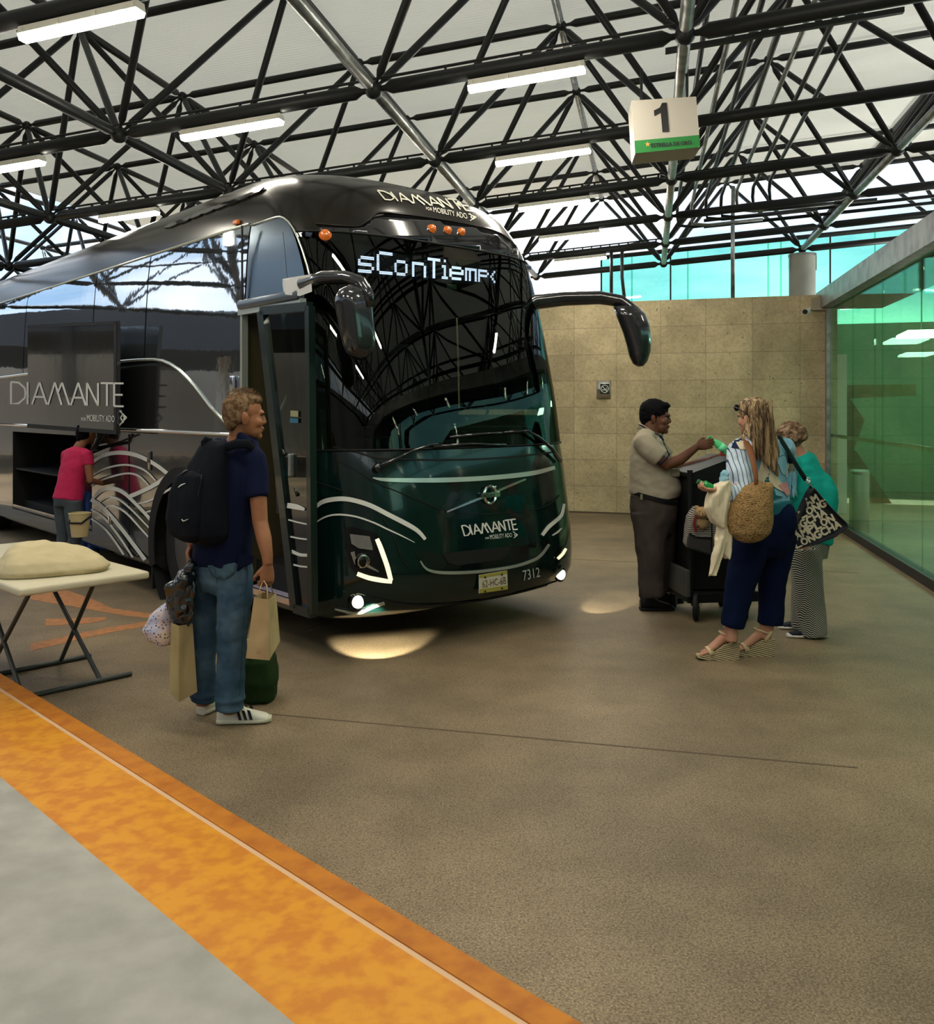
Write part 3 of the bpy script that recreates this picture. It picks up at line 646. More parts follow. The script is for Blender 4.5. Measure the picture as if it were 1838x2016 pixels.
for ch,x0,x1 in lay:
    g=glyph[ch]; nc=max(len(r) for r in g)
    for r in range(7):
        for c in range(len(g[r])):
            if g[r][c]!='#': continue
            for sr in(0,1,2)[:2]:
                for scx in(0,1):
                    x=x0+(x1-x0)*(c*2+scx+.5)/(nc*2); u=(x-705)/277; v=(r*2+sr+.5)/14.5+.02
                    p=Q(u,v); dot(b,x,p.y,min(1.25,(x1-x0)/nc*.25))
build_local(b,'lit_letters',LEDM,board)
for r in range(14):
    for c in range(100):
        p=Q((c+.5)/100,(r+.5)/14.5+.02); dot(b2,p.x,p.y,.28)
build_local(b2,'dim_dots',LEDO,board)
b=MB(); patch(b,[(880,558),(899,560),(899,569),(880,568)],-.006,.002,20); build_local(b,'screen_sticker',mat('sticker_green',(.28,.42,.22),.6))
# front trim
SIL=mat('silver_trim',(.55,.58,.52),.22,.7)
b=MB(); ribbon(b,[(733,941),(760,945),(850,946),(950,942),(1040,933),(1089,921)],[2,7,9,9,9,7],.004,.010); build_local(b,'chrome_band',SIL,smooth=40)
b=MB(); ribbon(b,[(877,1008),(958,975),(1032,944)],[3,4.5,3],.004,.012,step=10); build_local(b,'grille_bar',CHROME,smooth=40)
pe,ne=hit(960,975); pe=pe+ne*.012; Ym=(BM_@pe).y; r0=16/FPX*Ym
em=MB(); q=Vector((0,0,1)).rotation_difference(ne).to_matrix(); ex=Vector((0,1,0)); ez=Vector((0,0,1))
def onr(r,a): return pe+ex*r*math.cos(a)+ez*r*1.05*math.sin(a)+ne*.012
em.tube([onr(r0,2*math.pi*k/40) for k in range(41)],.011,8); em.tube([onr(r0*1.0,math.pi*.25),onr(r0*1.35,math.pi*.25)],.009,6)
em.box(onr(0,0),(.02,.19,.036)); emb=build_local(em,'round_emblem',CHROME,smooth=40)
def flatf(o): return lambda x,y: (lambda t:(camL+t[1]*((o.x-camL.x)/t[1].x),Vector((1,0,0))))((0,(BI.to_3x3()@Vector(((x-CX)/FPX,1,-(y-HY)/FPX)))))
b=MB(); textq(b,'VOLVO',[(949.5,972.5),(971.5,971.5),(971.5,978.5),(949.5,979.5)],.014,fn=flatf(onr(0,0))); build_local(b,'emblem_lettering',BLK,emb)
# dark lines along the hood and bumper panels
b=MB()
ribbon(b,[(660,905),(700,925),(740,950),(800,975),(870,1003),(940,1012),(1010,1008),(1070,998),(1100,975)],1.6,.003,.004)
ribbon(b,[(620,948),(672,965),(715,985),(745,1010),(775,1060),(790,1100),(808,1120)],1.6,.003,.004)
ribbon(b,[(700,1165),(760,1182),(830,1190),(930,1183),(1020,1166),(1095,1145)],2,.003,.004)
ribbon(b,[(656,880),(700,890),(760,903),(900,905),(1000,900),(1092,890)],3,.004,.006)
build_local(b,'panel_gap',RUB,smooth=40)
b=MB(); ribbon(b,[(826,1104),(838,1120),(868,1127),(930,1126),(1000,1117),(1040,1106),(1062,1094),(1079,1072)],[2,4.5,6,6,5.5,5.5,5,4],.004,.008); build_local(b,'lower_trim',SIL,smooth=40)
b=MB(); patch(b,[(815,1088),(845,1084),(870,1092),(1000,1080),(1080,1062),(1070,1085),(1040,1100),(960,1116),(870,1122),(840,1116),(824,1102)],.003,.004,16); build_local(b,'lower_grille',BLK)
b=MB(); patch(b,[(868,1090),(900,1086),(1002,1076),(1000,1090),(985,1102),(900,1113),(880,1108)],.008,.006,16); build_local(b,'lower_grille_insert',RUB)
# licence plate
PLT=mat('plate',(.50,.48,.36),.5); PY=mat('plate_olive',(.30,.27,.05),.5)
def plf(x,y):
    p,n=hit(970,1145); o=p+n*.02; d=(BI.to_3x3()@Vector(((x-CX)/FPX,1,-(y-HY)/FPX))); return camL+d*((o.x-camL.x)/d.x),Vector((1,0,0))
lp=MB(); patch(lp,[(942,1132),(997,1123),(998,1160),(942,1168)],0,.006,60,plane=plf); lp=build_local(lp,'licence_plate',PLT)
b=MB(); patch(b,[(942,1132),(997,1123),(997,1129),(942,1138)],.007,.001,60,plane=plf); patch(b,[(942,1160),(998,1152),(998,1160),(942,1168)],.007,.001,60,plane=plf); build_local(b,'plate_band',PY,lp)
b=MB(); textq(b,'62-HC-6B',[(947,1143),(994,1135),(995,1149),(948,1157)],.009,fn=plf); build_local(b,'plate_number',mat('plate_ink',(.10,.05,.03),.6),lp)
b=MB()
for x,y in((953,1136),(986,1131),(953,1164),(986,1158)): patch(b,[(x-1.5,y-1.5),(x+1.5,y-1.5),(x+1.5,y+1.5),(x-1.5,y+1.5)],.008,.004,60,plane=plf)
build_local(b,'plate_screw',BLK,lp)
# livery stripes
b=MB(); ribbon(b,[(619,1002),(632,990),(650,984),(675,982),(700,986),(730,996),(765,1014),(800,1032),(822,1046),(836,1062)],[5,8,9,9,9,9,9,9,8,6],.005,.003)
ribbon(b,[(619,1031),(640,1018),(665,1013),(700,1017),(735,1029),(760,1041),(790,1055),(815,1068)],[2,3,3.4,3.4,3.2,3,2.4,1],.005,.003)
build_local(b,'front_stripes',WHT); b=MB()
ribbon(b,[(1066,1054),(1078,1038),(1092,1026),(1104,1014),(1109,992)],[6,7,7,6,4],.005,.003)
ribbon(b,[(1086,1054),(1096,1048),(1104,1040)],[2,3,2],.005,.003); build_local(b,'front_stripes',WHT)
# headlamps
LENS=mat('lamp_lens_dark',(.005,.005,.005),.12,0,spec=.35); DRL=mat('running_light',(1,.95,.75),.3,emit=(1.,.90,.60),es=.30); RF=mat('reflector',(.50,.48,.42),.18,1.)
HG=glass('lamp_glass',(.85,.88,.85),.06)
def at(x,y,o=0.):
    p,n=hit(x,y); return p+n*o,n
hl=MB(); patch(hl,[(677,1040),(690,1037),(735,1047),(748,1058),(758,1085),(771,1130),(771,1147),(740,1145),(702,1132),(690,1118)],.003,.006,12); hl=build_local(hl,'headlamp',LENS)
b=MB(); ribbon(b,[(741,1061),(748,1078),(760,1112),(768,1142)],[8,9,9,8],.010,.008); ribbon(b,[(703,1129),(725,1137),(750,1142),(770,1145)],[8,9,9,7],.010,.008); build_local(b,'running_light',DRL,hl)
b=MB(); patch(b,[(689,1051),(727,1056),(733,1083),(705,1079),(692,1070)],.010,.010,10); build_local(b,'upper_reflector',RF,hl)
b=MB(); patch(b,[(716,1056),(727,1058),(733,1080),(718,1078)],.021,.004,10); build_local(b,'side_reflector',mat('lamp_grey',(.2,.2,.19),.3,.5),hl)
p,n=at(713,1104,.01); nx=Vector((.9,-.25,.0)).normalized()
MB().lathe([(.052,-.01),(.052,.012),(.044,.026),(.036,.028),(.036,.018),(.03,.022),(.001,.03)],p,nx,28).build('projector',RF,hl,smooth=40,local=False)
MB().ell(p+nx*.02,(.012,.034,.034)).build('projector_lens',LENS,hl,smooth=True,local=False)
b=MB(); ribbon(b,[(720,1112),(744,1125)],[6,3],.010,.010); ribbon(b,[(694,1086),(700,1110)],[8,4],.010,.010); build_local(b,'inner_bezel',RF,hl)
# right headlamp sliver
hr=MB(); patch(hr,[(1094,1086),(1108,1074),(1112,1080),(1112,1096),(1094,1104)],.003,.006,8); hr=build_local(hr,'headlamp',LENS)
b=MB(); ribbon(b,[(1095,1100),(1105,1090),(1111,1080)],[5,5,4],.010,.006); build_local(b,'running_light',DRL,hr)
FOGM=mat('fog_light',(1,1,1),.3,emit=(1,.97,.9),es=3.)
for (x,y,rr) in((704,1185,.042),(1103,1131,.040)):
    p,n=at(x,y,.0); nx=Vector((1,-.12,0)).normalized()
    fg=MB().lathe([(rr*1.5,-.03),(rr*1.5,.006),(rr*1.25,.012),(rr*1.2,.0)],p,nx,28).build('fog_lamp',LENS,bus,smooth=40,local=False)
    MB().lathe([(rr,-.005),(rr,.012),(rr*.7,.02),(.001,.024)],p,nx,28).build('fog_lens',FOGM,fg,smooth=True,local=False)
    sp=bpy.data.lights.new('fog_beam','SPOT'); sp.energy=(42 if x<900 else 24); sp.spot_size=R(56 if x<900 else 30); sp.spot_blend=.35; sp.color=(1,.93,.72); sp.shadow_soft_size=.02
    so=bpy.data.objects.new('fog_beam',sp); C.objects.link(so); so.parent=bus; so.location=p+nx*.16
    so.rotation_euler=((BI@(GP(742,1272) if x<900 else GP(1188,1194)))-so.location).to_track_quat('-Z','Y').to_euler()
b=MB(); ribbon(b,[(660,1198),(690,1204),(712,1203),(735,1193),(756,1186)],[2,4,5,5,5],.004,.010); ribbon(b,[(690,1172),(704,1168),(718,1171)],[1.5,2,1.5],.004,.008); build_local(b,'fog_lamp_trim',SIL,smooth=40)
# side: sill of roof, glazing, chrome line
def sl(x,y): return hit(x,y,True)[0]
zt=lambda x: 3.115
gb=[(-12.2,1.93),(-7,1.93)]
cur=[(40,738),(154,722),(230,712),(282,708),(318,710),(350,727),(385,762),(415,800),(445,832)]
curL=[sl(x,y) for x,y in cur]; curL=[Vector((-12.2,0,curL[0].z-.05))]+curL
def zcur(x):
    xs=[p.x for p in curL]; zz=[p.z for p in curL]; return float(np.interp(x,xs,zz))
brk=[-12.2,-10.4,-8.6,-6.6,sl(178,600).x,sl(282,600).x,-.905]
for x0,x1 in zip(brk,brk[1:]):
    b=MB(); n=max(3,int((x1-x0)/.12)); rows=[]
    for k in range(n+1):
        x=x0+.012+(x1-x0-.024)*k/n; zb=max(zcur(x),1.58)
        rows.append([Vector((x,prf(zb+(zt(x)-zb)*j/10)[0]-.006,zb+(zt(x)-zb)*j/10)) for j in range(11)])
    b.grid(rows); build_local(b,'side_window',MIRG,smooth=True)
b=MB(); b.tube([Vector((p.x,prf(p.z)[0]-.008,p.z)) for p in [Vector(q) for q in cr([tuple(p) for p in curL],.15)]],[.006]*0 or .014,8); build_local(b,'window_trim',CHROME if 0 else SIL,smooth=True)
b=MB(); b.tube([Vector((-12.2,-.008,1.505)),Vector((-.9,-.008,1.505))],.016,8); build_local(b,'belt_trim',CHROME,smooth=True)
b=MB(); b.tube([Vector((-12.2,prf(3.13)[0]-.004,3.13)),Vector((-.95,prf(3.13)[0]-.004,3.13))],.012,8); build_local(b,'roof_gutter',SIL,smooth=True)
# front quarter panel above the door (silver blue) with arch
b=MB(); rows=[]
for k in range(15):
    x=-.89+.87*k/14; zb=2.44; zz=3.10-.55*max(0,(k-6)/8)**2.2
    rows.append([Vector((x+ (0),prf(zb+(zz-zb)*j/8)[0]-.007,zb+(zz-zb)*j/8)) for j in range(9)])
b.grid(rows); build_local(b,'quarter_panel',mat('quarter_blue',(.055,.085,.115),.22,.85),smooth=True)
b=MB(); b.tube([Vector((-.89+.87*k/14,prf(3.1)[0]-.012,3.11-.55*max(0,(k-6)/8)**2.2)) for k in range(15)],.007,8); build_local(b,'quarter_trim',SIL,smooth=True)
b=MB(); b.bbox(sl(447,435)+Vector((0,prf(3.16)[0]-.01,0)),(.075,.03,.035),.008); build_local(b,'side_marker',AMB)
# air vents on the roof edge
for (x,y) in((506,379),(484,389),(462,398),(438,406),(414,415),(390,424),(366,434),(344,442)):
    b=MB(); patch(b,[(x-20,y+8),(x-6,y-1),(x+10,y-7),(x+16,y-8),(x+6,y+1),(x-8,y+7)],.004,.012,8); build_local(b,'roof_vent',BLK,smooth=40)
# livery on the side
b=MB()
def sr(pts,w): ribbon(b,pts,w,.007,.003,side=True)
sr([(181,912),(205,897),(235,891),(270,896),(305,913),(335,935)],[6,7,8,8,7,7]); sr([(335,935),(350,930),(372,924)],8)
sr([(181,938),(210,922),(250,915),(285,925),(308,946)],[2.5,3.5,3.5,3.5,2]); sr([(181,956),(210,942),(250,932),(275,937),(294,955)],[2.5,3.5,3.5,3.5,2])
sr([(335,935),(300,958),(258,977)],8); sr([(185,981),(200,966),(220,961),(245,970),(275,998),(300,1025)],[5,8,8,7,6,6]); sr([(196,990),(215,978),(235,983),(262,1005),(298,1042)],[2,3.5,3.5,3,2.5]); sr([(207,1000),(225,996),(250,1010),(280,1042),(298,1062)],[2,3.5,3.5,3,2.5])
sr([(272,992),(300,984),(345,957)],[2,3.5,4]); sr([(290,1008),(308,1003)],3)
sr([(181,983),(205,1000),(240,1040),(287,1102)],[8,7,7,7]); sr([(181,1003),(205,1018),(235,1055),(263,1097)],[3,3.5,3.5,3]); sr([(181,1021),(205,1038),(225,1062),(245,1092)],[3,3.5,3.5,3])
build_local(b,'side_stripes',WHT)
b=MB()
for x in (254,): b.tube([sl(x,855)+Vector((0,-.003,0)),sl(x,1098)+Vector((0,-.003,0))],.005,6)
b.tube([Vector((-.9,-.003,.34)),Vector((-.9,-.003,3.1))],.008,6)
b.tube([Vector((x,-.003,.34)) for x in(-1.3,-.9)],.006,6)
build_local(b,'side_seams',RUB)
b=MB(); r=sl(295,907); b.bbox(r+Vector((0,-.006,0)),(.075,.016,.175),.02,3); build_local(b,'fuel_flap',SIDEP,smooth=40)
b=MB(); r=sl(218,1024); b.bbox(r+Vector((0,-.008,0)),(.06,.02,.09),.006); build_local(b,'hatch_latch',CHROME,smooth=40)
# raised luggage hatch with lettering, dark bay
def hp(x,y):
    d=(BI.to_3x3()@Vector(((x-CX)/FPX,1,-(y-HY)/FPX))); return camL+d*((-.16-camL.y)/d.y),Vector((0,-1,0))
b=MB(); patch(b,[(60,640),(237,632),(237,855),(60,842)],0,.03,300,plane=hp); hatch=build_local(b,'luggage_hatch',SIDEP)
b=MB(); ribbon(b,[(60,644),(234,636)],4,.03,.006,plane=hp,straight=True); ribbon(b,[(234,634),(234,855)],5,.03,.006,plane=hp,straight=True); ribbon(b,[(60,838),(234,851)],8,.03,.006,plane=hp,straight=True); build_local(b,'hatch_frame',RUB,hatch)
b=MB(); logo(b,'DIAMANTE',[(28,752),(250,755),(250,800),(28,795)],3.6,.035,fn=hp); build_local(b,'side_lettering',WHT,hatch)
b=MB(); textq(b,'POR',[(168,822),(177,822),(177,828.5),(168,828.5)],.04,fn=hp); textq(b,'MOBILITY ADO',[(179,816),(234,818),(234,831),(179,829)],.04,fn=hp); diamond(b,[(236,808),(250,812),(251,832),(236,838)],2,fn=hp); build_local(b,'side_tagline',WHT,hatch)
b=MB(); b.tube([hp(196,856)[0],hp(190,872)[0],sl(181,884)],.018,8); b.tube([hp(208,856)[0],sl(181,892)],.010,8); build_local(b,'hatch_strut',RUB,hatch,smooth=True)
b=MB(); b.box((-5.58,.55,.95),(2.84,1.05,.02)); b.box((-5.58,1.1,.93),(2.86,.02,.98)); b.box((-5.58,.55,.45),(2.84,1.1,.02)); b.box((-4.16,.55,.93),(.02,1.1,.98)); b.box((-7.0,.55,.93),(.02,1.1,.98)); build_local(b,'luggage_bay',RUB)
# VOLVO on the side, silver grab plate
b=MB(); textq(b,'VOLVO',[(443,786),(474,785),(474,793),(443,793)],.008,side=True); build_local(b,'side_badge',WHT)
b=MB(); b.bbox(sl(461,765)+Vector((0,-.015,0)),(.06,.03,.20),.012,3); build_local(b,'side_handle',CHROME,smooth=40)
# wheels
ANN=MB(); ns=48
ANN.bm.verts.ensure_lookup_table()
vin=[];vo=[]
for k in range(ns+1):
    a=math.pi*(-.10)+math.pi*1.20*k/ns; vin.append(Vector((-1.95+.60*math.cos(a),-.006,.5+.60*math.sin(a)))); vo.append(Vector((-1.95+.71*math.cos(a),-.012,.5+.71*math.sin(a))))
ANN.grid([vin,vo]); build_local(ANN,'wheel_arch',RUB,solid=.01)
b=MB(); b.bm.verts.ensure_lookup_table(); rows=[[Vector((-1.95+.69*math.cos(a),y,.5+.69*math.sin(a))) for a in [math.pi*(-.25)+math.pi*1.5*k/24 for k in range(25)]] for y in(.0,.5)]; b.grid(rows)
b.box((-1.95,.52,.8),(1.6,.02,1.4)); build_local(b,'wheel_well',RUB)
b=MB(); b.box((-2.66,.2,.28),(.03,.36,.42)); build_local(b,'mud_flap',RUB)
for wx in(-1.95,-8.6,-9.9):
    for wy,sg in((.06,-1),(2.49,1)):
        if wx<-3 and sg>0: continue
        wh=MB().lathe([(.30,0),(.50,.0),(.52,.03),(.52,.25),(.50,.28),(.3,.28)],(wx,wy,.52),(0,-sg,0),48).build('wheel',RUB,bus,smooth=35,local=False)
        MB().lathe([(.295,-.005),(.31,.0),(.30,.02),(.27,.03),(.25,.11),(.18,.13),(.17,.05),(.11,.04),(.10,.0),(.001,.0)],(wx,wy,.52),(0,-sg,0),40).build('rim',mat('rim_dark',(.10,.10,.10),.4,.6) if wx==-1.95 else RUB,wh,smooth=35,local=False)
        if wx==-1.95 and sg<0:
            for k in range(10):
                a=2*math.pi*k/10; MB().lathe([(.022,0),(.022,.03),(.012,.045),(.001,.046)],(wx+.215*math.cos(a),wy+.118,.52+.215*math.sin(a)),(0,-1,0),10).build('wheel_nut',CHROME,wh,smooth=40,local=False)
# door opening: frame, steps, interior
b=MB(); b.box((-.895,.01,1.37),(.03,.05,2.10)); b.box((-.47,-.005,2.44),(.90,.05,.05)); build_local(b,'door_frame',SIL)
b=MB(); b.bbox((-.46,-.02,2.49),(.88,.07,.07),.02); build_local(b,'door_header',mat('header_grey',(.10,.12,.14),.3,.6),smooth=40)
STEPM=mat('step_top',(.30,.27,.36),.45)  # lavender of the step lighting is put into the tread colour
b=MB(); b.box((-.48,.18,.34),(.82,.36,.03)); b.box((-.48,.50,.62),(.82,.36,.03)); b.box((-.48,.82,.90),(.82,.36,.03)); build_local(b,'entry_step',STEPM)
b=MB(); b.box((-.48,.005,.345),(.84,.02,.045)); b.box((-.48,.325,.625),(.82,.02,.045)); build_local(b,'step_edge',CHROME)
b=MB(); b.box((-.48,.36,.48),(.82,.02,.26)); b.box((-.48,.68,.76),(.82,.02,.26)); b.box((-2.4,1.6,1.15),(4.6,1.85,.03)); build_local(b,'cabin_floor',BLK)
TAN=mat('tan_panel',(.055,.044,.020),.6)
b=MB(); b.box((-.93,.55,1.45),(.03,1.0,2.1)); build_local(b,'entry_partition',TAN)
b=MB(); b.tube([Vector((-.80,.25,.9)),Vector((-.80,.22,1.6)),Vector((-.75,.35,1.9))],.016,8); b.tube([Vector((-.80,.25,1.45)),Vector((-.3,.5,1.0))],.014,8); build_local(b,'grab_rail',GALV,smooth=True)
b=MB(); b.prism([Vector((p.x-.06,1.275+(p.y-1.275)*.93,1.33)) for p in ring(1.38)[NS+6:NS+NA-6]]+[Vector((-.35,2.3,1.33)),Vector((-.35,.25,1.33))],(0,0,.06)); b.bbox((-.12,1.75,1.45),(.45,.9,.22),.05,3); b.box((-.1,.75,1.42),(.4,.5,.14)); build_local(b,'dashboard',mat('dash',(.02,.02,.018),.6))
sw=Vector((-.45,1.85,1.62)); ax=Vector((-.5,0,.85)).normalized(); q=Vector((0,0,1)).rotation_difference(ax).to_matrix()
b=MB(); b.tube([sw+q@Vector((.22*math.cos(2*math.pi*k/28),.22*math.sin(2*math.pi*k/28),0)) for k in range(29)],.014,8); b.tube([sw,sw-ax*.3],.03,8); b.tube([sw-q@Vector((0,.21,0)),sw+q@Vector((0,.21,0))],.012,6); build_local(b,'steering_wheel',BLK,smooth=True)
SEATM=mat('seat_fabric',(.018,.02,.022),.8)
b=MB(); b.bbox((-1.0,1.85,1.50),(.5,.5,.14),.05,3); b.bbox((-1.25,1.85,1.90),(.14,.5,.8),.06,3); build_local(b,'driver_seat',SEATM,smooth=40)
for (x,y) in((-2.2,.6),(-2.2,1.95)):
    b=MB(); b.bbox((x,y,1.6),(.5,.9,.14),.05,3); b.bbox((x-.3,y,2.0),(.14,.9,.85),.06,3); build_local(b,'passenger_seat',SEATM,smooth=40)
b=MB(); b.box((-3.0,1.275,2.1),(.03,2.2,1.9)); build_local(b,'cabin_bulkhead',BLK)
b=MB(); b.box((-1.5,1.275,2.95),(2.6,2.3,.03)); build_local(b,'cabin_ceiling',BLK)
b=MB(); b.grid([[Vector((x,2.55-prf(z)[0]+.004,z)) for x in(-1.3,-.8,-.2)] for z in(1.7,2.2,2.6)]); build_local(b,'driver_window',glass('window_teal',(.45,.8,.7),.05))
b=MB(); b.box((-.46,.03,.9),(.01,.01,.01)); b.bm.free()
b=MB(); b.box((-.88,.06,1.13),(.02,.02,.01)); b.bm.free()
b=MB(); b.box((-.60,.68,1.12),(.30,.01,.05)); build_local(b,'red_notice',mat('notice_red',(.35,.05,.03),.6))
# door leaf, swung out ahead of the opening
DG=glass('door_glass',(.12,.20,.17),.06)
A0=Vector((-.41,-.10,2.40)); A1=Vector((.05,-.10,.36)); B0=Vector((.22,-.10,2.38)); B1=Vector((.26,-.10,.36))
def lp_(u,v): return (A0*(1-v)+A1*v)*(1-u)+(B0*(1-v)+B1*v)*u
DF=mat('door_frame_green',(.002,.010,.008),.3,.2,spec=.6,coat=.4)
def bar(p,q2,w,th=.04):
    d=(q2-p).normalized(); n=Vector((0,1,0)).cross(d); o=Vector((0,th/2,0)); return [[p-n*w/2-o,p+n*w/2-o,p+n*w/2+o,p-n*w/2+o],[q2-n*w/2-o,q2+n*w/2-o,q2+n*w/2+o,q2-n*w/2+o]]
dl=MB(); 
for p,q2,w in((A0,A1,.085),(B0,B1,.05),(A0,B0,.06),(A1,B1,.06)): dl.loft(bar(p,q2,w,.05))
dl=build_local(dl,'entry_door',DF)
b=MB(); b.grid([[lp_(u/4,v/8) for u in range(5)] for v in range(6)]); build_local(b,'door_pane',DG,dl)
b=MB(); b.grid([[lp_(u/4,.625+v/8*.375) for u in range(5)] for v in range(9)]); build_local(b,'door_lower_panel',BLK,dl)
def dpl(x,y):
    d=(BI.to_3x3()@Vector(((x-CX)/FPX,1,-(y-HY)/FPX))); return camL+d*((-.106-camL.y)/d.y),Vector((0,-1,0))
b=MB()
for pts,w in(([(566,995),(585,998),(600,1003)],[10,10,5]),([(567,1023),(590,1029),(605,1032)],2.6),([(570,1056),(590,1060),(607,1062)],2.8),([(574,1085),(590,1092),(608,1093)],6),([(576,1111),(592,1115),(608,1116)],3)): ribbon(b,pts,w,.0,.004,plane=dpl)
build_local(b,'door_stripes',WHT,dl)
b=MB(); b.bbox(dpl(574,916)[0],(.03,.05,.16),.012,3); build_local(b,'door_handle',GALV,dl,smooth=40)
b=MB(); b.tube([dpl(516,835)[0]+Vector((0,.1,0)),dpl(560,895)[0]],.012,8); b.tube([dpl(560,935)[0]+Vector((0,.05,0)),dpl(585,975)[0]],.012,8); build_local(b,'door_arm',BLK,dl,smooth=True)
b=MB(); patch(b,[(573,808),(588,809),(588,821),(573,820)],.004,.002,60,plane=dpl); build_local(b,'door_sticker',mat('sticker_tan',(.25,.25,.14),.6),dl)
b=MB(); patch(b,[(572,823),(588,824),(588,833),(572,832)],.004,.002,60,plane=dpl); build_local(b,'door_sticker',mat('sticker_blue',(.03,.12,.20),.6),dl)
# A pillar gloss black strip
b=MB(); ribbon(b,[(604,600),(607,650),(612,720),(616,800),(618,880),(617,960)],[4,5,4,3,2,1.5],.004,.006); build_local(b,'pillar_trim',BLK,smooth=True)
# wipers
b=MB()
def air(x,y,o): 
    p,n=hit(x,y); return p+n*o
b.tube([air(740,921,.03),air(762,912,.05),air(800,893,.06),air(840,878,.06),air(862,875,.05)],[.020,.016,.010,.009,.008],8); b.tube([air(848,881,.03),air(920,875,.03),air(990,877,.03)],.011,6); b.lathe([(.03,0),(.03,.04),(.02,.05)],air(741,922,.0),hit(741,922)[1],16); build_local(b,'wiper',BLK,smooth=True)
b=MB(); b.tube([air(1096,908,.03),air(1075,885,.05),air(1050,862,.05),air(1028,850,.05),air(985,853,.04)],[.020,.016,.011,.009,.008],8); b.tube([air(880,862,.03),air(950,855,.03),air(1030,851,.03)],.011,6); build_local(b,'wiper',BLK,smooth=True)
# mirrors
MIRB=mat('mirror_black',(.012,.013,.015),.15,.1,spec=.6,coat=.6)
ARMS=mat('arm_white',(.5,.5,.49),.35)
m1=MB(); m1.tube([BI@WP(598,560,6.15),BI@WP(640,546,6.0),BI@WP(682,546,5.88),BI@WP(712,556,5.80),BI@WP(725,580,5.78),BI@WP(728,604,5.78)],[(.06,.05),(.055,.05),(.05,.045),(.045,.04),(.04,.035),(.035,.03)],16); m1=build_local(m1,'mirror_arm',MIRB,smooth=True)
b=MB(); b.loft([[BI@WP(x,y,Y) for x,y,Y in s] for s in([(556,549,6.42),(556,560,6.42),(558,574,6.30),(562,580,6.22),(562,552,6.22)],[(580,545,6.3),(580,560,6.3),(582,581,6.2),(590,583,6.12),(588,544,6.12)],[(606,541,6.1),(606,560,6.1),(608,576,6.05),(614,574,6.02),(612,540,6.02)])]); build_local(b,'arm_base',ARMS,m1,smooth=30)
def mhead(cx,cy,Y,h,w,dp,rot,nm,par):
    b=MB(); secs=[]; n=24
    for i in range(15):
        t=i/14; z=h*(.5-t); k=(1-abs(2*t-1)**5)**.5*(1.04-.22*t); k=max(k,.10)
        cc=Vector((0,0,z)); secs.append([cc+Vector((w*.5*k*math.copysign(abs(math.cos(a))**.7,math.cos(a)),dp*.5*k*math.copysign(abs(math.sin(a))**.8,math.sin(a)),0)) for a in [2*math.pi*j/n for j in range(n)]])
    b.loft(secs); b.bm.transform(Matrix.Translation(WP(cx,cy,Y))@rot); b.bm.transform(BI); return build_local(b,nm,MIRB,par,smooth=True)
mh=mhead(701,634,5.80,.50,.25,.19,Matrix.Rotation(R(-8),4,'Y')@Matrix.Rotation(R(35),4,'Z'),'mirror_head',m1)
m2=MB(); m2.tube([BI@WP(988,690,7.55),BI@WP(1002,648,7.60),BI@WP(1022,618,7.65),BI@WP(1052,595,7.7),BI@WP(1110,588,7.75),BI@WP(1180,586,7.78),BI@WP(1222,593,7.78),BI@WP(1248,612,7.76),BI@WP(1260,640,7.75)],[(.03,.045),(.04,.06),(.045,.065),(.05,.068),(.05,.065),(.05,.06),(.045,.055),(.04,.05),(.03,.04)],16); m2=build_local(m2,'mirror_arm',MIRB,smooth=True)
b=MB(); secs=[]
mp=[(1208,604,1252,604),(1217,628,1268,618),(1228,655,1276,640),(1236,682,1279,668),(1240,700,1278,692),(1247,716,1272,712),(1256,722,1264,721)]
for x0,y0,x1,y1 in mp:
    c=(WP(x0,y0,7.72)+WP(x1,y1,7.80))/2; a=(WP(x1,y1,7.80)-WP(x0,y0,7.72))/2; dn=Vector((.3,-.95,0)).normalized()*min(.10,a.length*.9)
    secs.append([c+a*math.cos(t)+dn*math.sin(t) for t in [2*math.pi*j/24 for j in range(24)]])
b.loft(secs); b.bm.transform(BI); mh2=build_local(b,'mirror_head',MIRB,m2,smooth=True)
b=MB(); b.loft([[((Vector(p)-0*Vector(p))) for p in [BI@WP(x,y,Y) for x,y,Y in s]] for s in([(1209,606,7.70),(1240,604,7.68),(1240,612,7.68)],)]) if 0 else None
# underbody
b=MB(); b.box((-6.2,1.275,.42),(12.0,2.3,.25)); build_local(b,'chassis',RUB)
# ------------------------------------------------------------------ hanging sign
sg=WP(1311,247,7.0); SGN=empty('hanging_sign',sg,'white box sign with a black number 1 and a green band hanging from the roof','sign')
def q8(f,bk):
    b=MB(); b.loft([f,bk]); return b
fr=[WP(1243,198,7.1),WP(1370,190,6.9),WP(1378,290,6.9),WP(1250,302,7.1)]
bkv=Vector((.03,.32,.0)); SW2=mat('sign_face',(.44,.41,.35),.5); GRN=mat('sign_green',(.015,.19,.035),.5)
q8(fr,[p+bkv for p in fr]).build('sign_box',SW2,SGN)
def sp(x,y,o=.004):
    n=(fr[1]-fr[0]).cross(fr[3]-fr[0]).normalized(); n=n if n.y<0 else -n
    d=Vector(((x-CX)/FPX,1,-(y-HY)/FPX)); c=Vector((0,0,HC)); t=(fr[0]-c).dot(n)/d.dot(n); return c+d*t,n
b=MB(); patch(b,[(1248.7,277.5),(1376,266),(1378,290),(1250,302)],.003,.003,500,plane=lambda x,y:sp(x,y)); b.build('green_band',GRN,SGN)
b=MB()
m=text_mesh('1'); 
one=[(1287,218),(1299,212),(1303,203),(1312,202.5),(1317,259.5),(1304,260.5),(1300.5,222),(1288,229)]
patch(b,one,.004,.003,500,plane=lambda x,y:sp(x,y)); b.build('number_one',BLACK,SGN)
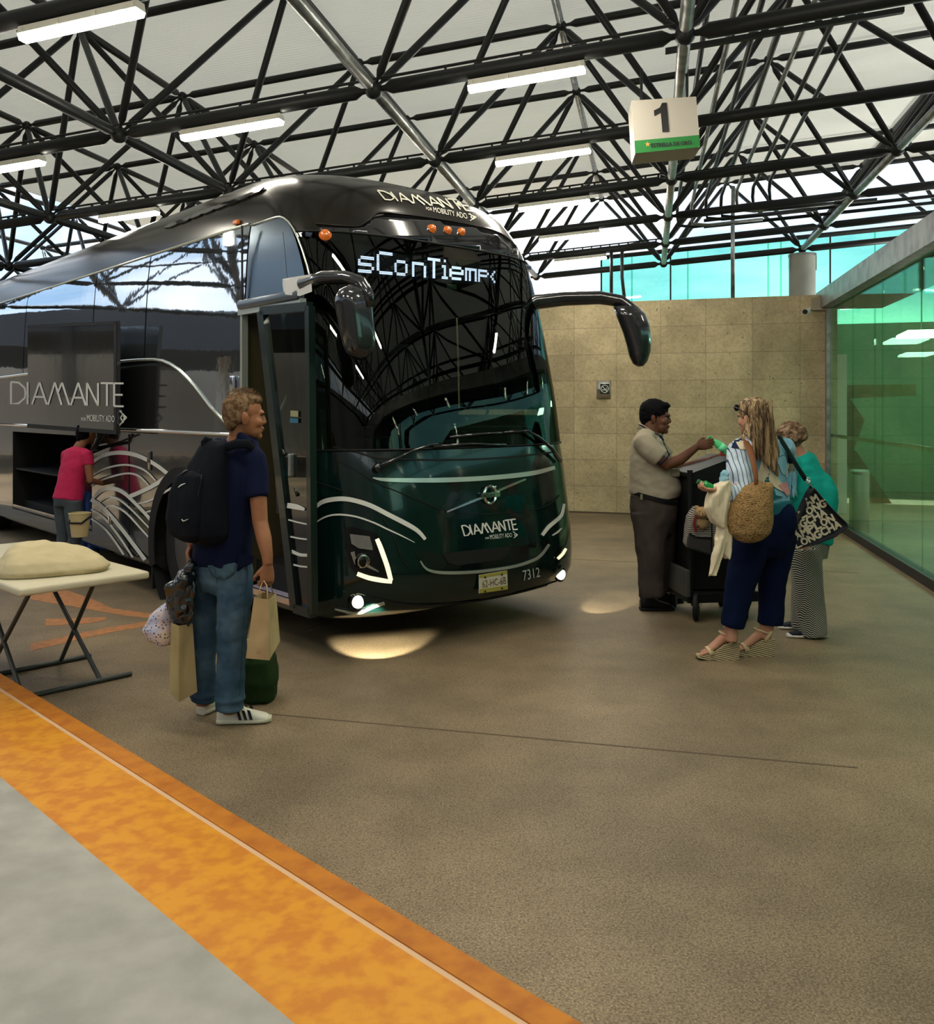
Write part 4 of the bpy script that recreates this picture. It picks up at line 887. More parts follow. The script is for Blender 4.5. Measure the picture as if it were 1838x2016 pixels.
b=MB(); textq(b,'ESTRELLA DE ORO',[(1282,283),(1361,277),(1361.5,284.5),(1283,291)],.010,fn=sp); textq(b,'ESTRELLA DE ORO',[(1282.5,283.4),(1361.5,277.4),(1362,285),(1283.5,291.5)],.011,fn=sp); textq(b,'ESTRELLA DE ORO',[(1281.6,283.2),(1360.6,277.2),(1361.1,284.8),(1282.6,291.3)],.012,fn=sp); b.build('sign_lettering',BLACK,SGN)
b=MB(); st=[]
for k in range(10):
    a=math.pi/2+2*math.pi*k/10; r=5.5 if k%2==0 else 2.4; st.append((1275+r*math.cos(a),284.5-r*math.sin(a)))
patch(b,st,.008,.002,500,plane=lambda x,y:sp(x,y)); b.build('sign_star',mat('star_gold',(.65,.33,.08),.5),SGN)
b=MB()
for x,y in((1262,196),(1352,190)): b.tube([WP(x,y+4,7.15),WP(x,y+4,7.15)+UP*.26],.012,6)
b.build('hanger_rod',STEEL,SGN)
# ------------------------------------------------------------------ people
def skinm(n,c,c2): return mat(n,c,.55,spec=.3,vary=(7,c2,.35,.7))
SK1=skinm('skin_tan',(.30,.13,.062),(.22,.088,.040)); SK2=skinm('skin_brown',(.115,.045,.022),(.08,.03,.015)); SK3=skinm('skin_fair',(.50,.26,.17),(.40,.19,.12)); SK4=skinm('skin_rosy',(.46,.22,.14),(.36,.15,.09))
def frame(f,up=(0,0,1)):
    f=Vector(f).normalized(); r=f.cross(Vector(up)).normalized(); u=r.cross(f); return Matrix((r,f,u)).transposed()   # cols right, forward, up
def head(b,c,f,s=1.,up=(0,0,1),jaw=1.,ear=1.):
    M=frame(f,up); P=lambda x,y,z: Vector(c)+M@(Vector((x,y,z))*s)
    def e(x,y,z,rx,ry,rz,rot=None): b.ell(P(x,y,z),(rx*s,ry*s,rz*s),M@(rot or Matrix.Identity(3)),16,12)
    e(0,-.012,.042,.074,.096,.088); e(0,.022,-.012,.063,.072,.092); e(0,.045,-.062,.050*jaw,.046,.042*jaw); e(0,.076,-.088,.024*jaw,.018,.018)
    e(0,.082,.030,.048,.016,.016); e(.036,.062,-.018,.026,.026,.028); e(-.036,.062,-.018,.026,.026,.028)
    b.tube([P(0,.086,.028),P(0,.096,.002),P(0,.103,-.016),P(0,.094,-.024)],[.008*s,.010*s,.012*s,.010*s],10); e(.011,.091,-.020,.009,.010,.008); e(-.011,.091,-.020,.009,.010,.008)
    e(0,.090,-.048,.024,.012,.006); e(0,.088,-.059,.020,.012,.007)
    for sx in(-1,1):
        e(sx*.080,-.004,-.004,.007,.020*ear,.032*ear,Matrix.Rotation(sx*-.35,3,'Z')); e(sx*.084,-.010,.006,.006,.016,.022,Matrix.Rotation(sx*-.5,3,'Z'))
    return P,M
def eyes(P,M,s,root,iris=(.05,.03,.02)):
    for sx in(-1,1):
        MB().ell(P(sx*.031,.078,.006),(.011*s,.006*s,.007*s),M).build('eye',mat('eye_white',(.35,.33,.29),.2),root,smooth=True)
        MB().ell(P(sx*.031,.0825,.006),(.0050*s,.003*s,.0052*s),M).build('iris',mat('iris',iris,.2),root,smooth=True)
        MB().tube([P(sx*.014,.092,.021),P(sx*.033,.093,.028),P(sx*.052,.078,.022)],.0042*s,6).build('eyebrow',mat('brow',(.02,.013,.01),.8),root,smooth=True)
    MB().tube([P(-.020,.0945,-.0535),P(-.008,.1005,-.0525),P(.008,.1005,-.0525),P(.020,.0945,-.0535)],.0026*s,6).build('mouth',mat('mouth',(.16,.04,.03),.5),root,smooth=True)
def hand(b,w,d,n,curl=.5,s=1.,thumb=1,curls=None,spread=.0):
    """w wrist, d finger direction, n palm normal (side the fingers curl to), thumb=+1/-1 picks the side"""
    d=Vector(d).normalized(); n=Vector(n); n=(n-d*n.dot(d)).normalized(); x=d.cross(n)*thumb
    P=lambda a,bb,c: Vector(w)+(x*a+d*bb+n*c)*s
    secs=[]
    for t,hw,ht in((0,.027,.020),(.03,.036,.019),(.06,.041,.017),(.088,.040,.014)): secs.append([P(hw*math.cos(a),t,ht*.8*math.sin(a)) for a in [2*math.pi*k/14 for k in range(14)]])
    b.loft(secs)
    for k,(xo,L,r) in enumerate(((.030,.074,.0088),(.010,.082,.0092),(-.011,.076,.0088),(-.031,.060,.0078))):
        c=(curls[k] if curls else curl)
        p=Vector((xo,.082,0)); a=c*.55; pts=[p.copy()]; xs=xo*spread
        for j,fr_ in enumerate((.45,.30,.25)):
            p=p+Vector((xs*fr_*2,math.cos(a),math.sin(a)))*L*fr_; pts.append(p.copy()); a+=c*.95
        b.tube([P(*Vector((xo*.85,.06,0)))]+[P(*q_) for q_ in pts],[r*1.15*s,r*1.1*s,r*s,r*.92*s,r*.7*s],8)
    a=.5+curl*.2
    b.tube([P(.022,.018,.004),P(.042,.040,.012),P(.052,.064,.022+.01*curl),P(.050,.086,.034+.016*curl)],[.015*s,.0125*s,.0105*s,.008*s],8)
    return P
def limb(b,pts,rs,n=14,up=(0,1,0)): return b.tube(pts,rs,n)
def wr(sc,amp,st=(1,1,1),seed=0):
    return lambda c: amp*(noise.noise(Vector((c.x*sc*st[0]+seed,c.y*sc*st[1],c.z*sc*st[2])))+.5*noise.noise(Vector((c.x*sc*2.1*st[0],c.y*sc*2.1*st[1]+seed,c.z*sc*2.1*st[2]))))
def trouser(b,hip,knee,ank,r0,r1,r2,hipc=None):
    b.tube([hip+UP*.08,hip,hip*.5+knee*.5,knee,knee*.4+ank*.6,ank],[r0*.9,r0,(r0*.6+r1*.5),r1,(r1+r2)/2,r2],18)
def shoe(root,heel,d,L,W,col_m,sole_m,name='shoe',high=.10,stripes=None,sole=.03,z0=0.):
    d=Vector(d).normalized(); x=Vector((d.y,-d.x,0)); P=lambda a,bb,c: Vector((heel.x,heel.y,z0))+x*a+d*bb+UP*c
    def sec(t,w,lo,hi,n=16,sq=.8): return [P(w*math.copysign(abs(math.cos(a))**sq,math.cos(a)),t*L,(lo+hi)/2+(hi-lo)/2*math.copysign(abs(math.sin(a))**.7,math.sin(a))) for a in [2*math.pi*k/n for k in range(n)]]
    up_=MB().loft([sec(0,W*.28,.012,high*.75),sec(.04,W*.38,.01,high),sec(.2,W*.42,.01,high*1.02),sec(.38,W*.44,.01,high*.92),sec(.55,W*.47,.01,high*.68),sec(.75,W*.50,.01,high*.50),sec(.90,W*.42,.01,high*.40),sec(.98,W*.22,.012,high*.28)])
    u=up_.build(name,col_m,root,smooth=60)
    so=MB().loft([sec(-.01,W*.30,0,sole,sq=.8),sec(.05,W*.42,0,sole),sec(.3,W*.44,0,sole),sec(.6,W*.51,0,sole),sec(.8,W*.53,0,sole),sec(.93,W*.43,0,sole),sec(1.01,W*.2,0,sole)]).build('sole',sole_m,u,smooth=50) 
    return u,P
# ---- person 1: grey-haired man with the backpack --------------------------------------------
m1_=empty('person',Vector((-1.30,4.87,0)),'grey-haired man in navy polo and blue jeans carrying bags, seen from behind','person')
Y1=4.87
q=lambda x,y,dy=0.: WP(x,y,Y1+dy)
NAVY=mat('navy_polo',(.004,.007,.026),.9,spec=.15,bump=120,bstr=.15,bdist=.002)
JEAN=mat('denim',(.032,.064,.098),.9,spec=.1,vary=(6,(.085,.14,.18),.42,.70),bump=160,bstr=.25,bdist=.002)
LEATH=mat('sneaker_white',(.66,.64,.52),.5)
GUM=mat('sneaker_sole',(.55,.52,.38),.6)
hf=Vector((.93,.34,-.05)); hc=q(481,823,-.02)
b=MB(); P,M=head(b,hc,hf,1.06)
b.tube([hc+Vector((-.02,0,-.02)),q(474,858,0),q(466,885,.02)],[.062,.064,.078],16)
# torso core, arms
b.tube([q(462,880,.03),q(455,930,.03),q(445,1000,.02),q(438,1075,.03),q(436,1110,.05)],[(.14,.09),(.155,.105),(.145,.11),(.15,.11),(.13,.1)],18,up=(.6,.8,0))
sh_r=q(502,908,-.07); el_r=q(512,1028,-.12); wr_r=q(527,1112,-.18)
b.tube([sh_r+Vector((-.04,0,.01)),sh_r,q(507,965,-.10),el_r,q(520,1062,-.15),q(526,1095,-.17),wr_r],[.06,.056,.047,.041,.040,.030,.026],16)
hand(b,wr_r,(-.04,-.02,-1),(-.55,.8,0),1.25,1.02,thumb=-1)
sh_l=q(418,905,.12); el_l=q(382,1010,.16); wr_l=q(378,1074,.10)
b.tube([sh_l,q(398,955,.15),el_l,q(379,1045,.13),wr_l],[.056,.048,.040,.036,.027],14)
hand(b,wr_l,(-.03,-.02,-1),(.8,-.5,0),1.25,1.0,thumb=1)
hipL=q(412,1105,.10); knL=q(404,1240,.10); anL=q(399,1388,.10); hipR=q(462,1105,-.02); knR=q(457,1250,-.05); anR=q(452,1405,-.07)
for h_,k_,a_ in((hipL,knL,anL),(hipR,knR,anR)): b.tube([h_,k_,a_],[.075,.05,.038],12)
b.build('body',SK1,m1_,remesh=.005,sm=3,smooth=True)
eyes(P,M,1.06,m1_,(.06,.08,.09))
HAIR1=mat('hair_greyblond',(.085,.048,.024),.85,spec=.1,vary=(40,(.20,.13,.07),.42,.62),bump=90,bstr=.8,bdist=.004)
b=MB(); 
for (x,y,z,rx,ry,rz) in((0,-.024,.048,.077,.092,.085),(0,-.05,.02,.074,.064,.076),(0,-.062,-.03,.058,.036,.042),(0,.018,.094,.062,.070,.030),(0,-.01,.08,.072,.085,.05),(.046,-.028,.01,.032,.046,.045),(-.046,-.028,.01,.032,.046,.045)):
    b.ell(P(x,y,z),(rx*1.05,ry*1.05,rz*1.05),M)
hr_=b.build('hair',HAIR1,m1_,remesh=.006,sm=4,smooth=True,disp=wr(75,.0025,(1,1,.35)))
b=MB(); random.seed(3)
for k in range(260):
    a=random.uniform(0,2*math.pi); r=random.uniform(0,.085); x=r*math.cos(a)*.8; y=-.01+r*math.sin(a)*1.1; z=.052+.09*math.sqrt(max(0.05,1-(x/.086)**2-((y+.018)/.108)**2)) if (x/.086)**2+((y+.018)/.108)**2<.98 else .06
    L=random.uniform(.008,.022); dx=random.uniform(-.3,.3)+x*5; dy=random.uniform(-.3,.3)+.3; v=Vector((dx,dy,1.)).normalized()*L
    b.tube([P(x,y,z),P(*(Vector((x,y,z))+v*.6)),P(*(Vector((x,y,z))+v+Vector((0,.004,-.001))))],[.0016,.0012,.0004],4)
b.build('hair_strands',HAIR1,m1_,kind='stuff')
# polo shirt
b=MB(); tu=(.6,.8,0)
b.tube([q(470,872,.02),q(463,889,.02),q(456,925,.02),q(447,985,.02),q(440,1045,.02),q(437,1100,.04),q(437,1112,.04)],[(.085,.075),(.175,.10),(.195,.13),(.185,.14),(.18,.15),(.185,.145),(.18,.14)],24,up=tu)
b.tube([q(478,872,.0),sh_r+Vector((-.03,0,.015)),sh_r+Vector((.0,0,-.02)),q(507,965,-.10),q(508,980,-.11)],[.075,.078,.072,.062,.060],18)
b.tube([q(440,880,.08),sh_l+Vector((.02,0,.01)),q(402,950,.15),q(395,975,.16)],[.07,.07,.062,.06],16)
b.ell(q(497,905,-.07),(.075,.075,.07))
b.build('polo_shirt',NAVY,m1_,remesh=.009,sm=6,smooth=True,disp=wr(11,.007,(1.,1.,.6),2))
b=MB(); cb_=[]
b.tube([q(452,874,.09),q(455,862,.06),q(470,858,-.06),q(490,872,-.09),q(507,888,-.05),q(512,893,.02)],[(.012,.03)]*6,10,up=(0,0,1)); b.build('collar',NAVY,m1_,remesh=.006,sm=3,smooth=True)
b=MB(); b.loft([[p for p in (q(470,1090,-.12),q(500,1095,-.10),q(500,1096,-.07),q(470,1092,-.09))],[p for p in (q(466,1120,-.115),q(497,1108,-.10),q(497,1109,-.07),q(466,1121,-.085))],[p for p in(q(466,1131,-.11),q(478,1117,-.10),q(478,1118,-.075),q(466,1132,-.085))]]); b.build('shirt_tail',NAVY,m1_)
# jeans
b=MB(); b.tube([q(437,1080,.04),q(437,1110,.04),q(438,1145,.04),q(436,1165,.04)],[(.165,.125),(.170,.135),(.168,.125),(.12,.10)],24,up=tu)
b.tube([hipL,q(406,1170,.10),knL,q(400,1310,.10),q(400,1365,.10),anL+UP*.02],[.088,.086,.071,.068,.070,.066],20)
b.tube([hipR,q(462,1170,-.03),knR,q(455,1310,-.06),q(452,1368,-.07),q(451,1397,-.07)],[.098,.096,.082,.075,.077,.072],20)
b.ell(q(400,1366,.10),(.075,.08,.03)); b.ell(q(452,1374,-.07),(.082,.085,.032)); b.ell(q(452,1392,-.065),(.078,.085,.022))
b.build('jeans',JEAN,m1_,remesh=.008,sm=4,smooth=True,disp=wr(13,.006,(1,1,1.3),5))
POCK=mat('denim_pocket',(.07,.125,.155),.9,spec=.1,vary=(9,(.04,.07,.09),.4,.65),bump=160,bstr=.25,bdist=.002)
bvj=None
def onobj(o,b,poly,off=.004,th=.004,cell=8):
    bv=BVHTree.FromPolygons([o.matrix_basis@v.co+ (o.parent.location if o.parent else Vector()) for v in o.data.vertices],[tuple(p.vertices) for p in o.data.polygons])
    def f(x,y):
        d=Vector(((x-CX)/FPX,1,-(y-HY)/FPX)).normalized(); p,n,i,di=bv.ray_cast(Vector((0,0,HC)),d)
        if p is None:
            p,n,i,di=bv.find_nearest(Vector((0,0,HC))+d*(o.parent.location-Vector((0,0,HC))).length)
        if n.dot(d)>0: n=-n
        return p,n
    if poly: patch(b,poly,off,th,cell,plane=f)
    return f
jeans=[o for o in bpy.data.objects if o.name=='jeans'][0]
b=MB(); fj=onobj(jeans,b,[(403,1082),(440,1096),(463,1107),(462,1128),(445,1139),(424,1136),(412,1118)]); b.build('back_pocket',POCK,m1_,smooth=True)
b=MB(); 
for pts in ([(403,1082),(412,1118),(424,1136),(445,1139),(462,1128),(463,1107)],[(393,1068),(396,1095),(412,1112),(424,1122),(428,1150)],[(375,1085),(384,1090),(388,1118),(378,1124)],[(484,1110),(486,1140),(480,1200),(474,1290),(470,1370)]):
    ribbon(b,pts,.9,.006,.002,plane=fj)
b.build('denim_seam',mat('seam_dark',(.02,.045,.07),.8),m1_)
# sneakers
BLKL=mat('sneaker_black',(.01,.01,.012),.5)
def sneaker(heel,d,L):
    u,Ps=shoe(m1_,heel,d,L,.105,LEATH,GUM,'sneaker',.105,sole=.034)
    b=MB()
    for s_ in(-1,1):
        for t in(.40,.50,.60): b.loft([[Ps(s_*w,L*(t+o),z) for w,o,z in((.038,-.035,.080),(.042,.022,.076),(.053,.075,.032),(.053,.022,.032))],[Ps(s_*(w+.006),L*(t+o),z) for w,o,z in((.038,-.035,.080),(.042,.022,.076),(.053,.075,.032),(.053,.022,.032))]])
    b.build('side_stripes',BLKL,u)
    b=MB(); b.loft([[Ps(x,y,z) for x,y,z in((-.045,.045,.082),(-.025,-.004,.070),(.025,-.004,.070),(.045,.045,.082))],[Ps(x,y,z) for x,y,z in((-.044,.055,.110),(-.028,.0,.108),(.028,.0,.108),(.044,.055,.110))]]); b.build('heel_tab',BLKL,u)
    b=MB()
    for k in range(4): b.tube([Ps(-.022,L*(.42+.06*k),.088-.011*k),Ps(0,L*(.43+.06*k),.099-.012*k),Ps(.022,L*(.42+.06*k),.088-.011*k)],.0035,6)
    b.build('laces',LEATH,u)
sneaker(GP(425,1428)+Vector((0,.03,0)),(1,.12,0),.285); sneaker(GP(396,1407)+Vector((.0,.0,0)),(.38,.92,0),.285)
# backpack (worn by the man, its own thing)
PK=mat('backpack_black',(.004,.005,.008),.8,spec=.12,bump=70,bstr=.15,bdist=.004)
bp=empty('backpack',q(392,1060,-.12),'black fabric backpack with small white logo worn by the grey-haired man','backpack')
Bk=Vector((-.6,-.8,0)); Wd=Vector((.8,-.6,0))
b=MB(); secs=[]
for (x,y,w,dp) in((422,868,.04,.03),(420,877,.085,.045),(412,905,.115,.07),(402,940,.145,.09),(396,985,.160,.10),(395,1025,.165,.10),(398,1050,.155,.095),(404,1064,.12,.08),(406,1070,.06,.04)):
    c=q(x,y,-.10); secs.append([c+Wd*w*math.copysign(abs(math.cos(a))**.6,math.cos(a))+Bk*dp*math.copysign(abs(math.sin(a))**.7,math.sin(a)) for a in [2*math.pi*k/28 for k in range(28)]])
b.loft(secs); pk=b.build('main_compartment',PK,bp,remesh=.009,sm=3,smooth=True,disp=wr(9,.007,(1,1,.5),8))
b=MB(); secs=[]
for (x,y,w,dp) in((398,925,.05,.02),(394,935,.11,.035),(386,975,.135,.045),(381,1020,.145,.05),(383,1050,.13,.045),(390,1064,.06,.03)):
    c=q(x,y,-.10)+Bk*.055; secs.append([c+Wd*w*math.copysign(abs(math.cos(a))**.6,math.cos(a))+Bk*dp*math.copysign(abs(math.sin(a))**.7,math.sin(a)) for a in [2*math.pi*k/28 for k in range(28)]])
b.loft(secs); pf=b.build('front_pocket',PK,bp,remesh=.008,sm=3,smooth=True,disp=wr(12,.005,(1,1,.5),3))
b=MB(); fk=onobj(pf,b,None); ribbon(b,[(357,935),(375,925),(398,930),(410,922)],2,.002,.005,plane=fk); ribbon(b,[(398,926),(395,950),(390,975)],1.6,.002,.006,plane=fk); b.build('zip',BLACK,bp)
b=MB(); ribbon(b,[(359,1022),(362,1025.5),(366,1024.5),(372,1021.5)],[1,1.8,1.4,.6],.004,.002,plane=fk,step=2); ribbon(b,[(352,960),(358,955),(366,952)],[1,2.2,1],.004,.001,plane=fk,step=3); b.build('white_logo',WHT,bp)
b=MB(); b.tube([q(430,890,-.07),q(445,880,-.13),q(465,874,-.17),q(487,874,-.16),q(500,884,-.09),q(503,900,.0)],[(.010,.026)]*6,10,up=(0,0,1)); b.tube([q(405,880,.0),q(420,868,.1),q(440,870,.2)],[(.03,.01)]*3,10,up=(0,0,1)); b.build('shoulder_strap',PK,bp,smooth=True)
b=MB(); b.tube([q(402,888,-.12),q(400,870,-.12),q(405,864,-.12),q(414,867,-.12),q(419,882,-.12)],[(.014,.005)]*5,8); b.build('top_handle',PK,bp,smooth=True)
# ---- bags carried by the man
PAPER=mat('kraft_paper',(.44,.31,.15),.7,vary=(5,(.36,.25,.12),.4,.65),bump=9,bstr=.35,bdist=.015); PAPER2=mat('kraft_side',(.38,.30,.14),.7,vary=(5,(.31,.24,.11),.4,.65),bump=9,bstr=.35,bdist=.015)
pb=empty('paper_bag',q(515,1299,-.15),'brown paper carrier bag with twisted handles in the man\'s right hand','bag')
A=[q(500,1176,-.24),q(529,1181,-.28),q(543,1168,-.02),q(516,1166,.0)]; Bm=[q(484,1296,-.22),q(530,1300,-.26),q(551,1262,-.04),q(508,1258,.0)]
def bagbox(Tp,Bt,nm,m1m,m2m,root,seg=8,jit=.006):
    b=MB(); rows=[]
    cor=[(0,1),(1,2),(2,3),(3,0)]
    for k,(i,j) in enumerate(cor):
        rows=[]
        for v in range(seg+1):
            t=v/seg; r=[]
            for u in range(seg+1):
                s_=u/seg; p=(Tp[i].lerp(Tp[j],s_)).lerp(Bt[i].lerp(Bt[j],s_),t); w_=math.sin(math.pi*s_)*math.sin(math.pi*t)
                p=p+Vector((0,-1,0))*0+ (p-(Tp[0]+Tp[2]+Bt[0]+Bt[2])/4).normalized()*(jit*2*noise.noise(p*14)*w_ - (.012*w_ if k in(0,2) else .02*w_))
                r.append(p)
            rows.append(r)
        bb=MB(); bb.grid(rows); bb.build('front_panel' if k%2==0 else 'side_gusset',m1m if k%2==0 else m2m,root,solid=.0015,smooth=30)
    MB().loft([[p+UP*.004 for p in Bt],[p+UP*.006 for p in Bt]]).build('bottom_panel',m2m,root)
bagbox(A,Bm,'x',PAPER,PAPER2,pb)
TW=mat('paper_cord',(.40,.30,.17),.8)
for o_,pts in ((0,[q(506,1178,-.25),q(514,1152,-.22),q(519,1143,-.20),q(525,1153,-.23),q(527,1182,-.27)]),(1,[q(522,1170,-.02),q(527,1150,-.12),q(523,1143,-.19),q(532,1152,-.08),q(538,1169,-.02)])): MB().tube(pts,.003,6).build('twisted_handle',TW,pb,smooth=True)
b=MB(); ff=lambda x,y:(q(x,y,-.262),Vector((0,-1,0))); ribbon(b,[(509+2.6*math.cos(a),1284.5+2.8*math.sin(a)) for a in [2*math.pi*k/14 for k in range(15)]],.8,.006,.001,plane=ff,straight=True); b.build('printed_mark',mat('print_red',(.35,.10,.04),.6),pb)
# tall paper bag
tb=empty('paper_bag',q(358,1383,.0),'tall narrow brown paper bag hanging under the black plastic bag','bag')
A=[q(337,1226,-.10),q(352,1232,-.14),q(379,1228,-.02),q(352,1222,.04)]; Bm=[q(333,1362,-.10),q(352,1383,-.13),q(388,1362,-.03),q(360,1350,.05)]
bagbox(A,Bm,'x',PAPER2,PAPER,tb)
b=MB(); b.tube([q(362,1226,-.03),q(372,1150,-.03),q(377,1100,-.02)],.003,6); b.build('twisted_handle',TW,tb)
PLAS=mat('black_plastic_bag',(.006,.006,.007),.22,spec=.7,coat=.4)
b=MB(); secs=[]
for (x,y,w,dp) in((377,1098,.012,.012),(374,1112,.028,.025),(366,1132,.055,.045),(357,1155,.085,.06),(355,1185,.085,.062),(357,1210,.075,.055),(358,1228,.055,.042),(359,1238,.03,.03)):
    c=q(x,y,-.05); secs.append([c+Vector((w*math.cos(a),dp*math.sin(a),0)) for a in [2*math.pi*k/26 for k in range(26)]])
b.loft(secs)
def crump(c): return .016*abs(noise.noise(c*16))*2-.010+.006*noise.noise(c*40)
tag(b.build('plastic_bag',PLAS,remesh=.006,smooth=True,disp=crump),'crumpled shiny black plastic bag hanging from the man\'s left hand','bag')
FLO=mat('floral_cloth',(.55,.47,.45),.85)
t=FLO.node_tree; p_=t.nodes['Principled BSDF']; c_=t.nodes.new('ShaderNodeTexCoord'); v_=t.nodes.new('ShaderNodeTexVoronoi'); v_.inputs['Scale'].default_value=62; t.links.new(c_.outputs['Object'],v_.inputs['Vector']); n_=noiz(t,c_,9,3)
r_=ramp(t,v_.outputs['Distance'],[(.18,(.035,.02,.03)),(.30,(.0,.0,.0))]); r2=ramp(t,n_.outputs['Fac'],[(.35,(.42,.45,.60)),(.5,(.62,.50,.46)),(.65,(.62,.50,.26))]); f_=ramp(t,v_.outputs['Distance'],[(.22,(0,0,0)),(.32,(1,1,1))])
t.links.new(mix(t,(.05,.025,.03),r2.outputs[0],f_.outputs[0]),p_.inputs['Base Color'])
b=MB(); secs=[]
for (x,y,w,dp) in((347,1160,.012,.012),(338,1180,.02,.02),(330,1195,.042,.04),(320,1215,.070,.055),(314,1240,.082,.06),(316,1258,.072,.055),(320,1268,.045,.04)):
    c=q(x,y,.02); secs.append([c+Vector((w*math.cos(a),dp*math.sin(a),0)) for a in [2*math.pi*k/26 for k in range(26)]])
b.loft(secs); tag(b.build('floral_bag',FLO,remesh=.007,smooth=True,disp=wr(12,.012)),'pale floral cloth bag hanging beside the black plastic bag','bag')
OLV=mat('olive_canvas',(.016,.034,.010),.85,spec=.1,bump=80,bstr=.2,bdist=.003)
dc=GP(502,1392); db=empty('duffel_bag',dc+Vector((0,.12,0)),'dark green soft travel bag standing on the ground beside the man\'s feet','bag')
b=MB(); secs=[]
for (z,w,dp,xo) in((.0,.085,.09,0),(.02,.095,.11,0),(.12,.105,.125,.0),(.24,.10,.115,-.005),(.30,.09,.08,-.01),(.33,.065,.04,-.01)):
    c=dc+Vector((xo-.005,.13,z)); secs.append([c+Vector((w*math.copysign(abs(math.cos(a))**.7,math.cos(a)),dp*math.copysign(abs(math.sin(a))**.7,math.sin(a)),0)) for a in [2*math.pi*k/26 for k in range(26)]])
b.loft(secs); b.build('canvas_body',OLV,db,remesh=.008,sm=2,smooth=True,disp=lambda c: max(-.002,wr(10,.007)(c)))
b=MB(); b.tube([dc+Vector((-.06,.05,.31)),dc+Vector((-.045,.045,.37)),dc+Vector((-.03,.05,.31))],[(.012,.004)]*3,8); b.tube([dc+Vector((-.07,.06,.32)),dc+Vector((-.04,.03,.30)),dc+Vector((-.02,.02,.26))],.003,6); b.build('drawcord',BLACK,db)
b=MB(); b.ell(dc+Vector((.072,.025,.27)),(.005,.004,.005)); b.build('snap',CHROME,db)
MB().bbox(dc+Vector((-.055,.05,.35)),(.06,.02,.05),.006).build('cream_tag',mat('cream_tag',(.5,.46,.34),.7),db)
# ---- person 2: attendant in beige polo -----------------------------------------------------
Y2=7.5
q2=lambda x,y,dy=0.: WP(x,y,Y2+dy)
at2=empty('person',Vector((1.62,7.5,0)),'black-haired man in beige polo shirt and grey trousers holding a green bottle over the cart','person')
BEI=mat('beige_polo',(.33,.29,.215),.85,vary=(3,(.27,.235,.17),.35,.7),bump=110,bstr=.12,bdist=.002)
GTR=mat('grey_trousers',(.050,.039,.034),.9,spec=.1,vary=(5,(.030,.024,.022),.35,.7))
HB=mat('hair_black',(.003,.003,.004),.75,spec=.1,bump=60,bstr=.6,bdist=.004)
f2=Vector((.92,-.38,-.06)); h2=q2(1291,824)
b=MB(); P,M=head(b,h2,f2,1.15,jaw=1.22)
b.tube([h2+Vector((-.02,0,-.03)),q2(1280,852),q2(1274,875)],[.072,.080,.095],16)
fu=(.98,-.2,0)
b.tube([q2(1278,868),q2(1280,900),q2(1286,945),q2(1290,985),q2(1286,1010)],[(.19,.12),(.19,.155),(.17,.185),(.16,.17),(.15,.15)],20,up=fu)
sN=q2(1267,874,-.19); eN=q2(1312,915,-.22); wN=q2(1371,879,-.17)
b.tube([sN,q2(1290,897,-.22),eN,q2(1338,905,-.21),wN],[.062,.058,.052,.047,.032],14)
Hn=hand(b,wN,(.95,.0,.20),(-.1,1,-.15),.8,1.08,thumb=1,curls=(.35,.42,.5,.6))
sF=q2(1285,874,.19); eF=q2(1335,924,.16); wF=q2(1400,905,.05)
b.tube([sF,q2(1312,905,.2),eF,q2(1365,914,.11),wF],[.06,.055,.047,.04,.030],14)
hand(b,wF,(.95,-.1,.12),(0,-.9,.3),.75,1.05,thumb=1)
for (a,k,c) in((q2(1282,1010,-.09),q2(1284,1085,-.10),q2(1283,1165,-.12)),(q2(1300,1010,.1),q2(1306,1085,.12),q2(1311,1155,.16))): b.tube([a,k,c],[.08,.06,.04],12)
b.build('body',SK2,at2,remesh=.0055,sm=3,smooth=True)
eyes(P,M,1.15,at2)
b=MB()
for (x,y,z,rx,ry,rz) in((0,-.020,.058,.082,.100,.084),(0,-.055,.02,.074,.066,.080),(0,-.068,-.03,.058,.036,.040),(0,.045,.098,.062,.050,.026),(.052,-.02,.025,.030,.045,.040),(-.052,-.02,.025,.030,.045,.040)): b.ell(P(x,y,z),(rx*1.2,ry*1.2,rz*1.2),M)
b.build('hair',HB,at2,remesh=.006,sm=3,smooth=True,disp=wr(55,.005))
b=MB(); b.tube([q2(1274,852,.0),q2(1275,868),q2(1278,890),q2(1282,920),q2(1288,948),q2(1289,966),q2(1289,980)],[(.11,.09),(.20,.135),(.215,.165),(.20,.190),(.195,.213),(.19,.217),(.18,.19)],26,up=fu)
b.ell(q2(1313,957),(.13,.15,.13))
b.tube([q2(1272,862,-.1),sN+Vector((0,0,.01)),q2(1282,886,-.22),q2(1300,901,-.225)],[.09,.092,.088,.083],18); b.tube([q2(1284,862,.1),sF,q2(1300,890,.21),q2(1312,902,.21)],[.09,.088,.082,.074],16)
b.build('polo_shirt',BEI,at2,remesh=.01,sm=6,smooth=True,disp=wr(10,.008,(1,1,1.5),4))
b=MB(); b.tube([q2(1258,838,-.0),q2(1264,842,-.10),q2(1280,853,-.12),q2(1296,860,-.10),q2(1303,858,.0)],[(.010,.028)]*5,10,up=UP); b.build('collar',BEI,at2,remesh=.006,sm=2,smooth=True)
b=MB(); b.tube([q2(1257,836,-.0),q2(1263,838,-.115),q2(1281,849,-.135),q2(1299,857,-.105)],.005,6); b.tube([q2(1298,858,-.10),q2(1304,866,-.10),q2(1302,872,-.11)],[(.02,.012)]*3,8); 
b.tube([q2(1292,911,-.235),q2(1300,914,-.30),q2(1312,903,-.31),q2(1318,893,-.24)],.006,6); b.build('navy_trim',NAVY,at2,smooth=True)
